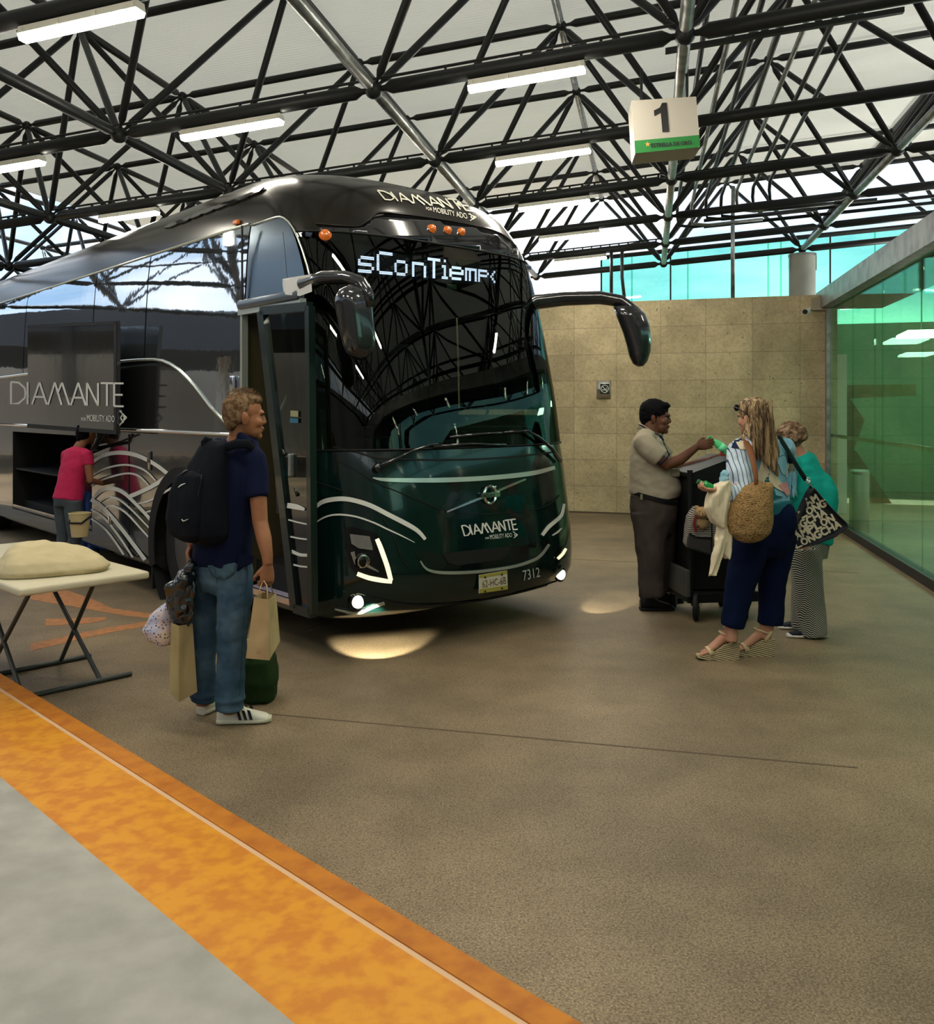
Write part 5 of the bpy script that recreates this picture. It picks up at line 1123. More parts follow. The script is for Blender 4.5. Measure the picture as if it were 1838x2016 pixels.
b=MB(); b.tube([q2(1303,868,-.12),q2(1312,888,-.13),q2(1322,912,-.10),q2(1335,935,-.06),q2(1339,948,-.02)],[(.010,.003)]*5,8,up=(0,1,0)); b.box(q2(1340,953,-.02),(.012,.07,.085)); b.build('lanyard_badge',BLACK,at2)
b=MB(); b.tube([q2(1289,976),q2(1287,984)],[(.20,.212),(.195,.206)],30,up=fu); b.build('belt',mat('belt_black',(.008,.008,.009),.35),at2,smooth=40)
b=MB(); b.box(q2(1262,978,-.17),(.02,.02,.045)); b.build('belt_loop',CHROME,at2)
b=MB(); b.tube([q2(1288,980),q2(1286,1000),q2(1286,1025),q2(1287,1050)],[(.185,.20),(.20,.198),(.20,.185),(.17,.15)],26,up=fu)
b.tube([q2(1278,1010,-.08),q2(1280,1060,-.10),q2(1281,1110,-.11),q2(1281,1150,-.12),q2(1284,1174,-.12)],[(.11,.155),(.105,.13),(.10,.112),(.098,.105),(.094,.105)],20,up=fu)
b.tube([q2(1300,1010,.08),q2(1305,1060,.11),q2(1308,1110,.14),q2(1307,1145,.16),q2(1308,1163,.16)],[(.105,.125),(.10,.108),(.095,.095),(.09,.088),(.088,.082)],20,up=fu)
b.ell(q2(1284,1152,-.12),(.10,.10,.03)); b.ell(q2(1284,1168,-.12),(.10,.10,.025)); b.build('trousers',GTR,at2,remesh=.009,sm=4,smooth=True,disp=wr(10,.008,(1.4,1.4,.8),9))
BSH=mat('shoe_black',(.008,.008,.009),.38); BSO=mat('shoe_sole',(.012,.011,.010),.6)
for hl_,L in((GP(1261,1203)+Vector((0,.03,0)),.29),(GP(1286,1187)+Vector((.0,.0,0)),.27)):
    u,Ps=shoe(at2,hl_,(1,.05 if L>.28 else .12,0),L,.11,BSH,BSO,'shoe',.12,sole=.028)
    b=MB()
    for k in range(4): b.tube([Ps(-.024,L*(.40+.06*k),.102-.012*k),Ps(0,L*(.41+.06*k),.113-.013*k),Ps(.024,L*(.40+.06*k),.102-.012*k)],.0035,6)
    b.build('laces',BSO,u)
# drinks
BOT=mat('bottle_green',(.10,.75,.28),.08,spec=.6,alpha=.72); BOTD=mat('bottle_dark_green',(.01,.28,.05),.1,spec=.6,alpha=.9); LBL=mat('label_green',(.20,.80,.42),.4)
def bottle(p0,p1,r,label,m,capm,band=True):
    """p0 cap end, p1 base"""
    ax=(p1-p0); L=ax.length; o=empty('soda_bottle',p0,label,'bottle'); 
    MB().lathe([(.012,.0),(.013,.018),(.014,L*.14),(r*.6,L*.27),(r,L*.42),(r*.95,L*.6),(r,L*.78),(r*.98,L*.95),(r*.7,L),(.001,L)],p0,ax,24).build('bottle_shell',m,o,smooth=50)
    MB().lathe([(.014,-.006),(.0155,-.004),(.0155,.014),(.014,.016)],p0,ax,16).build('cap',capm,o,smooth=40)
    if band: MB().lathe([(r*1.01,L*.5),(r*1.01,L*.76)],p0,ax,24).build('wrap_label',LBL,o,smooth=True)
bottle(q2(1396,861,-.115),q2(1436,893,-.115),.034,'light green soda bottle tipped in the hand of the man in beige polo',BOT,mat('cap_green',(.02,.30,.08),.4))
can=empty('drink_can',q2(1424,902,.02),'red and silver drink can in the far hand of the man in beige polo','can')
MB().lathe([(.026,-.058),(.032,-.05),(.032,.05),(.026,.058),(.001,.056)],q2(1424,898,.02),(.1,0,1),24).build('can_shell',mat('can_red',(.42,.03,.03),.25,.5,vary=(25,(.55,.5,.45),.58,.62)),can,smooth=40)
MB().lathe([(.027,.056),(.027,.060),(.001,.058)],q2(1424,898,.02),(.1,0,1),24).build('can_top',CHROME,can,smooth=40)
# ---- bin cart -----------------------------------------------------------------------------
ct=empty('bin_cart',GP(1370,1222)+Vector((.2,.3,0)),'black wheeled bin cart standing between the man in beige and the blonde woman','cart')
CB=mat('cart_black',(.006,.007,.007),.5,spec=.2); o0=GP(1370,1222); u_=Vector((.97,.12,0)).normalized(); v_=Vector((-.12,.97,0)).normalized()
def cp(a,c,z): return o0+u_*a+v_*c+UP*z
def zp(y,Y): return HC-(y-HY)/FPX*Y
z0_=zp(1162,7.2); z1_=zp(925,7.2)
b=MB(); secs=[]
for z,g in((z0_,.0),(z0_+.4,.01),(z1_-.1,.02)): secs.append([cp(a,c,z) for a,c in((-.03-g,.03-g),(.44+g,.03-g),(.44+g,.50+g),(-.03-g,.50+g))])
b.loft(secs); b.build('bin_body',CB,ct)
b=MB(); b.prism([cp(a,-.01,z) for a,z in((-.05,z1_-.12),(.46,z1_-.12),(.46,z1_+.10),(.32,z1_+.10),(-.05,z1_-.03))],v_*.54); b.build('bin_lid',CB,ct)
b=MB(); b.tube([cp(-.055,-.02,z0_-.05),cp(-.06,-.02,z1_-.0)],.022,10); b.tube([cp(-.055,.5,z0_-.05),cp(-.06,.5,z1_)],.022,10); b.tube([cp(-.06,-.02,z1_-.04),cp(-.06,.5,z1_-.04)],.022,10); b.build('upright_frame',CB,ct,smooth=40)
b=MB(); 
b.bbox(cp(.22,.26,z0_-.06),(.60,.58,.085),.012,rot=Matrix.Rotation(math.atan2(u_.y,u_.x),3,'Z')); b.build('base_tray',CB,ct)
b=MB(); b.bbox(cp(-.085,.2,z0_+.06),(.04,.5,.22),.01,rot=Matrix.Rotation(math.atan2(u_.y,u_.x),3,'Z')); b.build('side_bumper',mat('bumper_grey',(.05,.05,.045),.5),ct)
for (a,c,rr,w_) in((0,.0,.118,.036),(.42,.0,.118,.036),(.0,.5,.10,.036),(.42,.5,.10,.036)):
    cc=cp(a,c,rr+.001); ax=Vector((.94,-.34,0)).normalized()
    wh=MB().lathe([(rr*.6,-w_/2),(rr*.95,-w_/2),(rr,-w_/3),(rr,w_/3),(rr*.95,w_/2),(rr*.6,w_/2)],cc,ax,30).build('caster_wheel',RUB,ct,smooth=40)
    MB().lathe([(rr*.62,-w_*.3),(rr*.62,w_*.3)],cc,ax,24).build('wheel_hub',BR,wh,smooth=40)
    b=MB(); 
    for s_ in(-1,1): b.tube([cc+ax*s_*.03,cc+ax*s_*.034+UP*(z0_-.10-rr)],[(.014,.004)]*2,8)
    b.build('fork',CHROME,wh)
lw=Matrix.Rotation(math.atan2(u_.y,u_.x),3,'Z')
tag(MB().bbox(cp(-.12,.25,z1_-.035),(.09,.22,.07),.02,3,rot=lw).build('folded_cloth',mat('cloth_tan',(.20,.18,.12),.85)),'folded tan cloth lying on the left edge of the bin cart','cloth')
# striped bag hanging on the cart
sb=empty('striped_bag',cp(.1,-.12,.75),'grey striped bag with black pocket hanging on the front of the bin cart','bag')
STR=mat('bag_stripe',(.35,.33,.29),.8); t=STR.node_tree; p_=t.nodes['Principled BSDF']; c_=t.nodes.new('ShaderNodeTexCoord'); w_=t.nodes.new('ShaderNodeTexWave'); w_.bands_direction='Z'; w_.inputs['Scale'].default_value=22; w_.inputs['Distortion'].default_value=1.2; t.links.new(c_.outputs['Object'],w_.inputs['Vector']); r_=ramp(t,w_.outputs['Fac'],[(.35,(.02,.02,.022)),(.6,(.42,.38,.33))]); t.links.new(r_.outputs[0],p_.inputs['Base Color'])
def slab(pts,dep,nvec,m,nm,root,rm=.006,dsp=None,push=0.,sm=2):
    b=MB(); b.loft([[p+nvec*push for p in pts],[p+nvec*(push+dep) for p in pts]]); return b.build(nm,m,root,remesh=rm,sm=sm,smooth=True,disp=dsp)
s7=lambda x,y,dy=0.: WP(x,y,6.98+dy)
nv=Vector((0,1,0))
slab([s7(x,y) for x,y in((1357,1018),(1372,1000),(1398,1004),(1413,1030),(1413,1086),(1398,1092),(1356,1080),(1351,1072))],.13,nv,STR,'bag_body',sb,dsp=wr(14,.006))
slab([s7(x,y,-.02) for x,y in((1357,1050),(1368,1056),(1400,1059),(1399,1092),(1352,1078),(1354,1060))],.03,nv,mat('mesh_pocket',(.035,.033,.032),.8),'front_pocket',sb,dsp=wr(14,.004))
b=MB()
for pts in([(1356,1050),(1369,1057),(1400,1059)],[(1401,1030),(1401,1092)],[(1352,1078),(1398,1092)],[(1370,1040),(1385,1026),(1402,1016)]): b.tube([s7(x,y,-.025) for x,y in pts],.006,6)
b.build('piping',BLACK,sb)
PLU=mat('plush_tan',(.33,.21,.10),.9,bump=70,bstr=.8,bdist=.006); pz_=empty('plush_toy',s7(1382,1010,-.04),'small tan plush animal toy peeking out of the striped bag','toy')
b=MB(); b.ell(s7(1382,1009,-.03),(.052,.045,.045)); b.ell(s7(1383,1014,-.075),(.022,.018,.016)); b.ell(s7(1371,999,-.02),(.018,.014,.018)); b.ell(s7(1394,999,-.02),(.018,.014,.018)); b.ell(s7(1383,1030,-.01),(.045,.035,.05)); b.build('plush_body',PLU,pz_,remesh=.005,sm=2,smooth=True,disp=wr(90,.004))
b=MB(); b.ell(s7(1377,1007,-.077),(.004,.004,.004)); b.ell(s7(1388,1007,-.077),(.004,.004,.004)); b.ell(s7(1382.5,1011.5,-.094),(.006,.004,.004)); b.build('face_buttons',BLACK,pz_)
b=MB(); b.tube([s7(1370,1015,-.05),s7(1366,1030,-.05),s7(1370,1048,-.045)],[(.012,.004)]*3,8); b.build('red_ribbon',mat('ribbon_red',(.16,.02,.015),.7),pz_)
# ---- person 3: blonde woman ------------------------------------------------------------------
Y3=6.12
q3=lambda x,y,dy=0.: WP(x,y,Y3+dy)
w3=empty('person',Vector((1.95,6.15,0)),'woman with long blonde hair, patchwork denim jacket, navy trousers and wedge sandals','person')
f3=Vector((-.62,.78,-.05)); h3=q3(1481,825,.0)
DEN=mat('washed_denim',(.16,.36,.46),.85,vary=(6,(.32,.50,.58),.4,.68),bump=120,bstr=.2,bdist=.002)
TEALD=mat('teal_cloth',(.01,.10,.12),.85); CRM=mat('cream_cloth',(.60,.52,.36),.85); PNK=mat('pink_cloth',(.55,.25,.24),.85); NVC=mat('navy_cloth',(.008,.014,.05),.85)
STP=mat('striped_cotton',(.5,.55,.6),.85); t=STP.node_tree; p_=t.nodes['Principled BSDF']; c_=t.nodes.new('ShaderNodeTexCoord'); m_=t.nodes.new('ShaderNodeMapping'); m_.inputs['Rotation'].default_value=(0,R(8),0); w_=t.nodes.new('ShaderNodeTexWave'); w_.bands_direction='X'; w_.inputs['Scale'].default_value=11.5; w_.inputs['Distortion'].default_value=.7; w_.inputs['Detail'].default_value=3; t.links.new(c_.outputs['Object'],m_.inputs[0]); t.links.new(m_.outputs[0],w_.inputs['Vector']); r_=ramp(t,w_.outputs['Fac'],[(0,(.05,.08,.20)),(.07,(.05,.08,.20)),(.12,(.62,.66,.68)),(.5,(.40,.55,.68)),(.56,(.62,.60,.50)),(.78,(.30,.48,.64)),(1,(.60,.66,.70))]); t.links.new(r_.outputs[0],p_.inputs['Base Color'])
b=MB(); P,M=head(b,h3,f3,1.0,jaw=.92)
b.tube([h3+Vector((.01,0,-.02)),q3(1486,862),q3(1492,885,.02)],[.052,.055,.07],14)
u3=(-.6,.8,0)
b.tube([q3(1497,885,.02),q3(1502,940,.03),q3(1503,990,.03),q3(1502,1030,.03)],[(.15,.09),(.15,.11),(.14,.11),(.16,.14)],18,up=u3)
sL=q3(1456,888,-.12); eL=q3(1462,958,-.20); wL=q3(1408,966,-.36)
b.tube([sL,q3(1460,925,-.17),eL,q3(1435,965,-.28),wL],[.052,.048,.042,.036,.025],14)
hand(b,wL,(-.9,-.15,.12),(0,.2,1),.9,.92,thumb=1)
sRr=q3(1545,885,.14); b.tube([sRr,q3(1550,930,.26),q3(1520,960,.42),q3(1470,940,.5)],[.05,.045,.038,.026],14); hand(b,q3(1470,940,.5),(-.8,.3,.2),(0,0,-1),.6,.92)
b.tube([q3(1480,1040,-.03),q3(1462,1140,-.05),q3(1440,1225,-.07),q3(1441,1262,-.07)],[.10,.07,.042,.036],14)
b.tube([q3(1525,1040,.05),q3(1520,1140,.07),q3(1513,1225,.08),q3(1506,1258,.08)],[.10,.07,.042,.036],14)
def foot(b,heel,d,base):
    d=Vector(d).normalized(); x=Vector((d.y,-d.x,0)); Pf=lambda t,z,s=0: Vector((heel.x,heel.y,0))+d*t+UP*z+x*s
    b.tube([Pf(-.0,.15),Pf(.02,.135),Pf(.07,.145),Pf(.13,.095),Pf(.185,.055),Pf(.215,.042)],[(.026,.022),(.030,.032),(.031,.034),(.036,.026),(.042,.018),(.036,.014)],14,up=UP)
    b.tube([Pf(.03,.22),Pf(.035,.16)],[.036,.034],12)
    for k in range(5): b.ell(Pf(.235-.006*k*(1.1),.038,-.030+.0145*k),(.013 if k else .016,.010,.010))
    return Pf
Pa=foot(b,GP(1447,1300)+Vector((0,.04,0)),(-1,-.05,0),0); Pb=foot(b,GP(1517,1293)+Vector((0,.04,0)),(-1,-.02,0),0)
b.build('body',SK3,w3,remesh=.0055,sm=2,smooth=True)
eyes(P,M,1.0,w3,(.05,.08,.10))
ROPE=mat('jute_rope',(.42,.34,.19),.85); t=ROPE.node_tree; p_=t.nodes['Principled BSDF']; c_=t.nodes.new('ShaderNodeTexCoord'); m_=t.nodes.new('ShaderNodeMapping'); m_.inputs['Rotation'].default_value=(0,R(-14),0); w_=t.nodes.new('ShaderNodeTexWave'); w_.bands_direction='Z'; w_.inputs['Scale'].default_value=24; w_.inputs['Distortion'].default_value=.6; t.links.new(c_.outputs['Object'],m_.inputs[0]); t.links.new(m_.outputs[0],w_.inputs['Vector']); bb_=t.nodes.new('ShaderNodeBump'); bb_.inputs['Distance'].default_value=.006; t.links.new(w_.outputs['Fac'],bb_.inputs['Height']); t.links.new(bb_.outputs[0],p_.inputs['Normal']); r_=ramp(t,w_.outputs['Fac'],[(.2,(.26,.20,.10)),(.6,(.50,.42,.26))]); t.links.new(r_.outputs[0],p_.inputs['Base Color'])
STRP=mat('sandal_strap',(.55,.42,.24),.6)
for Pf in(Pa,Pb):
    b=MB(); prof_=[(-.025,0),(.0,0),(.12,.0),(.20,.004),(.255,.016),(.26,.028),(.20,.036),(.14,.060),(.08,.100),(.02,.118),(-.03,.116)]
    b.prism([Pf(t_,z_,-.042) for t_,z_ in prof_],(Pf(0,0,.042)-Pf(0,0,-.042))); sw_=b.build('wedge_sandal',ROPE,w3,smooth=30)
    b=MB(); b.tube([Pf(.16,.04,-.045),Pf(.175,.075,-.03),Pf(.18,.082,0),Pf(.175,.075,.03),Pf(.16,.04,.045)],[(.006,.020)]*5,8,up=(1,0,0)); b.build('toe_strap',STRP,sw_,smooth=True)
    b=MB(); b.tube([Pf(.04,.105,-.042),Pf(.01,.15,-.040),Pf(-.022,.185,-.02),Pf(-.030,.19,0),Pf(-.022,.185,.02),Pf(.01,.15,.04),Pf(.04,.105,.042)],[(.005,.012)]*7,8); b.tube([Pf(.01,.155,-.040),Pf(.06,.175,-.042),Pf(.095,.185,-.02),Pf(.10,.187,0),Pf(.095,.185,.02),Pf(.06,.175,.042),Pf(.01,.155,.04)],[(.004,.006)]*7,6); b.build('ankle_strap',STRP,sw_,smooth=True)
b=MB(); 
for k in range(12):
    a=2*math.pi*k/12; c=Pa(.035,.215)+Vector((.038*math.cos(a),.038*math.sin(a),0)); b.ell(c,(.0045,.0045,.0045),u=8,v=6)
b.build('anklet',CHROME,w3)
# trousers
NT=mat('navy_trousers',(.003,.007,.028),.9,spec=.1,bump=120,bstr=.15,bdist=.002)
b=MB(); b.tube([q3(1503,985,.03),q3(1506,1010,.03),q3(1505,1040,.03),q3(1500,1070,.02),q3(1495,1090,.02)],[(.165,.15),(.20,.19),(.205,.20),(.19,.18),(.15,.14)],26,up=u3)
b.tube([q3(1482,1050,-.04),q3(1470,1100,-.05),q3(1457,1150,-.06),q3(1448,1195,-.07),q3(1441,1233,-.07)],[.135,.122,.103,.088,.078],22)
b.tube([q3(1530,1050,.06),q3(1525,1100,.06),q3(1520,1150,.07),q3(1518,1195,.08),q3(1515,1229,.08)],[.13,.112,.094,.086,.086],22)
b.ell(q3(1532,1024,-.04),(.12,.13,.15))
b.build('trousers',NT,w3,remesh=.009,sm=5,smooth=True,disp=wr(9,.006))
# jacket
b=MB(); b.tube([q3(1488,868,.01),q3(1497,880,.02),q3(1502,910,.03),q3(1504,945,.03),q3(1506,975,.03),q3(1508,1000,.03)],[(.08,.075),(.175,.10),(.195,.13),(.195,.14),(.195,.15),(.185,.14)],26,up=u3)
b.tube([q3(1540,876,.10),sRr,q3(1552,925,.25),q3(1548,948,.30)],[.07,.072,.066,.058],16)
b.tube([q3(1490,862,.02),q3(1491,872,.02)],[.075,.09],18)
jk=b.build('denim_jacket',DEN,w3,remesh=.009,sm=5,smooth=True,disp=wr(11,.009,(1,1,.8),6))
b=MB(); b.tube([q3(1470,878,-.05),sL+Vector((-.0,0,.005)),q3(1456,912,-.15),q3(1459,940,-.19),q3(1462,964,-.21),q3(1448,974,-.25),q3(1428,972,-.31)],[.074,.084,.090,.090,.088,.072,.055],20)
b.build('striped_sleeve',STP,w3,remesh=.008,sm=4,smooth=True,disp=wr(16,.010,(1,1,.8),1))
b=MB(); 
for k,(x,y,r) in enumerate(((1424,944,.03),(1421,955,.028),(1427,934,.026),(1426,970,.034))): b.ell(q3(x,y,-.30),(r,r,r*1.1))
b.build('cuff_ruffle',DEN,w3,remesh=.006,sm=1,smooth=True,disp=wr(40,.010))
fj3=onobj(jk,MB(),None)
sleeve=[o for o in bpy.data.objects if o.name=='striped_sleeve'][0]; fs3=onobj(sleeve,MB(),None)
def jp(poly,m,nm,fn,off=.004):
    b=MB(); patch(b,poly,off,.003,6,plane=fn); return b.build(nm,m,w3)
jp([(1446,868),(1461,865),(1472,873),(1474,884),(1455,884),(1440,882)],NVC,'shoulder_patch',fs3,.003)
jp([(1449,871),(1462,870),(1468,886),(1456,885)],CRM,'shoulder_patch',fs3,.006)
jp([(1500,905),(1512,925),(1517,932),(1505,950),(1495,952),(1489,935)],CRM,'back_patch',fj3)
jp([(1514,925),(1530,942),(1551,970),(1549,974),(1524,960),(1512,945)],CRM,'back_patch',fj3,.006)
jp([(1530,955),(1545,948),(1551,972),(1546,976)],PNK,'back_patch',fj3,.009)
jp([(1512,930),(1526,975),(1540,978),(1520,985),(1505,980),(1500,955)],TEALD,'back_patch',fj3,.004)
jp([(1549,895),(1560,893),(1562,912),(1552,912)],NVC,'back_patch',fj3,.004)
jp([(1549,912),(1560,912),(1559,930),(1546,938)],CRM,'back_patch',fj3,.004)
b=MB()
for pts in([(1524,902),(1538,897),(1550,894)],[(1524,902),(1532,918),(1538,934),(1548,936)],[(1550,894),(1550,935)]): ribbon(b,pts,1,.005,.002,plane=fj3,step=4)
b.build('jacket_seam',TEALD,w3)
b=MB(); random.seed(5)
for k in range(34):
    x=1552+random.uniform(-6,12); y=930+random.uniform(-3,6); p=q3(x,y,.0+.0*k)+Vector((0,-.02,0)); b.tube([p,p+Vector((random.uniform(-.01,.01),0,-.06)),p+Vector((random.uniform(-.02,.01),0,-.12-random.uniform(0,.05)))],[.003,.0028,.0015],5)
b.build('fringe',DEN,w3,kind='stuff')
b=MB(); b.tube([q3(1506,985,.02),q3(1507,1005,.02),q3(1507,1012,.02)],[(.20,.165),(.205,.175),(.20,.17)],26,up=u3); b.build('teal_shirt_hem',TEALD,w3,remesh=.01,sm=4,smooth=True,disp=wr(9,.01))
# hair
HBL=mat('hair_blonde',(.36,.23,.10),.6); t=HBL.node_tree; p_=t.nodes['Principled BSDF']; c_=t.nodes.new('ShaderNodeTexCoord'); m_=t.nodes.new('ShaderNodeMapping'); m_.inputs['Scale'].default_value=(34,34,2.4); n_=t.nodes.new('ShaderNodeTexNoise'); n_.inputs['Scale'].default_value=1.6; n_.inputs['Detail'].default_value=5; t.links.new(c_.outputs['Object'],m_.inputs[0]); t.links.new(m_.outputs[0],n_.inputs['Vector']); r_=ramp(t,n_.outputs['Fac'],[(.36,(.035,.020,.010)),(.48,(.15,.092,.045)),(.62,(.42,.30,.16))]); t.links.new(r_.outputs[0],p_.inputs['Base Color']); bb_=t.nodes.new('ShaderNodeBump'); bb_.inputs['Distance'].default_value=.01; bb_.inputs['Strength'].default_value=.8; t.links.new(n_.outputs['Fac'],bb_.inputs['Height']); t.links.new(bb_.outputs[0],p_.inputs['Normal'])
b=MB()
for (x,y,z,rx,ry,rz) in((0,-.020,.055,.083,.102,.090),(0,-.05,.0,.078,.075,.09),(0,.03,.10,.06,.06,.028),(.05,-.03,.0,.034,.055,.07),(-.05,-.03,.0,.034,.055,.07)): b.ell(P(x,y,z),(rx*1.08,ry*1.08,rz*1.08),M)
b.ell(q3(1480,797,.03),(.075,.08,.055))
random.seed(11)
for (ax,ay,bx,by,cx_,cy,ex_,ey,r) in((1496,790,1512,835,1518,885,1531,938,.034),(1492,800,1500,850,1508,900,1522,925,.035),(1488,805,1490,850,1500,890,1512,918,.030),(1502,800,1516,845,1526,890,1528,915,.028),(1478,815,1476,850,1480,880,1492,905,.022),(1470,820,1468,850,1458,868,1447,880,.013),(1498,795,1505,850,1516,905,1526,930,.025)):
    b.tube([q3(ax,ay,-.02),q3(bx,by,-.09),q3(cx_,cy,-.13),q3(ex_,ey,-.15)],[r*1.1,r*1.15,r,r*.25],12)
b.build('hair',HBL,w3,remesh=.0065,sm=2,smooth=True,disp=lambda c: .010*noise.noise(Vector((c.x*38,c.y*38,c.z*5)))+.004*noise.noise(Vector((c.x*90,c.y*90,c.z*9))))
b=MB()
for k in range(180):
    x0=random.uniform(1478,1520); t0=random.uniform(0,1); y0=random.uniform(785,850); L=random.uniform(40,85); dx=(1528-x0)*.35+random.uniform(-8,8)
    b.tube([q3(x0,y0,-.10-.03*random.random()),q3(x0+dx*.5+random.uniform(-3,3),y0+L*.5,-.16),q3(x0+dx,y0+L,-.17)],[.0022,.002,.0006],4)
b.build('hair_strands',HBL,w3,kind='stuff')
sg_=empty('sunglasses',P(0,.09,.08),'dark sunglasses pushed up on the blonde woman\'s head','sunglasses')
b=MB()
for s_ in(-1,1): b.ell(P(s_*.036,.098,.082),(.032,.006,.024),M)
b.build('lenses',mat('lens_dark',(.006,.006,.012),.1,spec=.8),sg_,smooth=True)
b=MB(); b.tube([P(-.012,.103,.088),P(.012,.103,.088)],.003,6)
for s_ in(-1,1): b.tube([P(s_*.068,.09,.088),P(s_*.090,.04,.07),P(s_*.093,-.02,.035),P(s_*.092,-.035,.01)],.0035,6)
b.build('frame',BLACK,sg_,smooth=True)
bottle(q3(1374,948,-.36),q3(1401,963,-.36),.030,'dark green bottle in the left hand of the blonde woman',BOTD,mat('cap_dark',(.01,.12,.03),.4),False)
# cream jacket over the arm
cj=MB()
def drape(b,secs,n=26,am=.010):
    L=[]
    for k,(x,y,w,dp,dy) in enumerate(secs):
        c=q3(x,y,dy); L.append([c+Vector((w*math.cos(a),dp*math.sin(a),am*math.sin(3*a+k*.6))) *1 + Vector((0,am*math.sin(5*a+k),0)) for a in [2*math.pi*j/n for j in range(n)]])
    b.loft(L)
drape(cj,[(1430,948,.03,.04,-.33),(1422,956,.055,.06,-.33),(1413,975,.080,.065,-.34),(1408,1000,.080,.05,-.35),(1413,1022,.060,.04,-.35),(1420,1036,.03,.025,-.35)])
drape(cj,[(1428,985,.04,.04,-.30),(1427,1030,.055,.04,-.31),(1424,1065,.060,.035,-.32),(1428,1085,.045,.03,-.32),(1432,1098,.02,.02,-.32)])
drape(cj,[(1420,1060,.04,.02,-.34),(1413,1090,.038,.022,-.35),(1406,1118,.030,.02,-.35),(1402,1133,.030,.02,-.35)])
tag(cj.build('cream_jacket',CRM,remesh=.007,sm=2,smooth=True,disp=wr(14,.010,(1.6,1.6,.6))),'cream sweatshirt draped over the blonde woman\'s left forearm','jacket')
# woven bag
WOV=mat('woven_straw',(.33,.19,.07),.8); t=WOV.node_tree; p_=t.nodes['Principled BSDF']; c_=t.nodes.new('ShaderNodeTexCoord'); v_=t.nodes.new('ShaderNodeTexVoronoi'); v_.inputs['Scale'].default_value=1; v_.feature='F1'; m_=t.nodes.new('ShaderNodeMapping'); m_.inputs['Scale'].default_value=(85,85,150); m_.inputs['Rotation'].default_value=(0,R(20),0); t.links.new(c_.outputs['Object'],m_.inputs[0]); t.links.new(m_.outputs[0],v_.inputs['Vector']); r_=ramp(t,v_.outputs['Distance'],[(.15,(.40,.25,.10)),(.6,(.27,.16,.06)),(.95,(.10,.055,.02))]); t.links.new(r_.outputs[0],p_.inputs['Base Color']); bb_=t.nodes.new('ShaderNodeBump'); bb_.inputs['Distance'].default_value=.008; bb_.invert=True; t.links.new(v_.outputs['Distance'],bb_.inputs['Height']); t.links.new(bb_.outputs[0],p_.inputs['Normal'])
wb=empty('woven_bag',q3(1474,1068,-.25),'round brown woven straw shoulder bag on the blonde woman\'s left side','bag')
b=MB(); L=[]
for (x,y,w,dp) in((1495,948,.035,.02),(1493,957,.095,.045),(1483,975,.125,.075),(1476,1000,.148,.095),(1474,1025,.157,.10),(1474,1048,.140,.09),(1475,1062,.085,.06),(1475,1068,.035,.03)):
    c=q3(x,y,-.32); L.append([c+Vector((w*math.copysign(abs(math.cos(a))**.9,math.cos(a)),dp*math.sin(a),0)) for a in [2*math.pi*j/30 for j in range(30)]])
b.loft(L); b.ell(q3(1512,957,-.31),(.035,.03,.03)); b.build('basket_body',WOV,wb,remesh=.007,sm=3,smooth=True,disp=wr(13,.006))
LTH=mat('tan_leather',(.18,.065,.025),.5)
b=MB(); b.tube([q3(1489,965,-.36),q3(1487,935,-.34),q3(1482,905,-.30),q3(1474,880,-.23),q3(1467,868,-.17),q3(1466,866,-.08)],[(.013,.005),(.016,.006),(.020,.007),(.024,.007),(.026,.007),(.026,.007)],10,up=(0,1,0)); b.build('leather_strap',LTH,wb,smooth=True)
# letter tote
tt=empty('tote_bag',q3(1605,1075,.1),'black tote bag patterned with cream capital letters behind the blonde woman','bag')
TB=mat('tote_black',(.008,.009,.014),.6); TC=mat('tote_cream',(.58,.52,.38),.6)
tp=[(1596,958),(1612,978),(1640,1008),(1661,1028),(1662,1036),(1640,1055),(1600,1070),(1552,1082),(1540,1080),(1545,1060),(1560,1030),(1575,1000),(1588,970)]
b=MB(); b.loft([[q3(x,y,.16)+ (q3(x,y,.16)-q3(1600,1030,.16))*s_*-.12+Vector((0,d_,0)) for x,y in tp] for s_,d_ in((1.2,-.05),(.3,-.075),(0,-.06),(0,.04),(1.0,.06))]); tbm=b.build('tote_body',TB,tt,remesh=.006,sm=2,smooth=True,disp=wr(8,.004))
ft=onobj(tbm,MB(),None)
def inside(x,y,poly):
    c=False; n=len(poly)
    for i in range(n):
        x1,y1=poly[i]; x2,y2=poly[(i+1)%n]
        if (y1>y)!=(y2>y) and x<(x2-x1)*(y-y1)/(y2-y1)+x1: c=not c
    return c
b=MB(); dxr=Vector((math.cos(R(-27)),math.sin(R(-27)))); dyr=Vector((math.cos(R(62)),math.sin(R(62))))
word='LONGCHAMP'; kx=0
for r in range(-6,8):
    for c in range(-7,8):
        o_=Vector((1598,1030))+dyr*r*16.5+dxr*(c*14.5+(r%2)*6); cs=[o_,o_+dxr*12.5,o_+dxr*12.5+dyr*14.5,o_+dyr*14.5]
        kx=(c*1+r*4)%9
        if sum(inside(p.x,p.y,tp) for p in cs)>=3 and inside(o_.x+dxr.x*6+dyr.x*7,o_.y+dxr.y*6+dyr.y*7,tp): 
            textq(b,word[kx],[(p.x,p.y) for p in cs],.003,fn=ft); textq(b,word[kx],[(p.x+2.0,p.y) for p in cs],.0045,fn=ft); textq(b,word[kx],[(p.x+1.,p.y+1.8) for p in cs],.006,fn=ft)
b.build('cream_letters',TC,tt)
b=MB(); b.tube([q3(1540,1080,.12),q3(1552,1083,.12),q3(1600,1071,.12),q3(1640,1056,.12),q3(1662,1036,.12)],.007,8); b.build('bottom_piping',TC,tt,smooth=True)
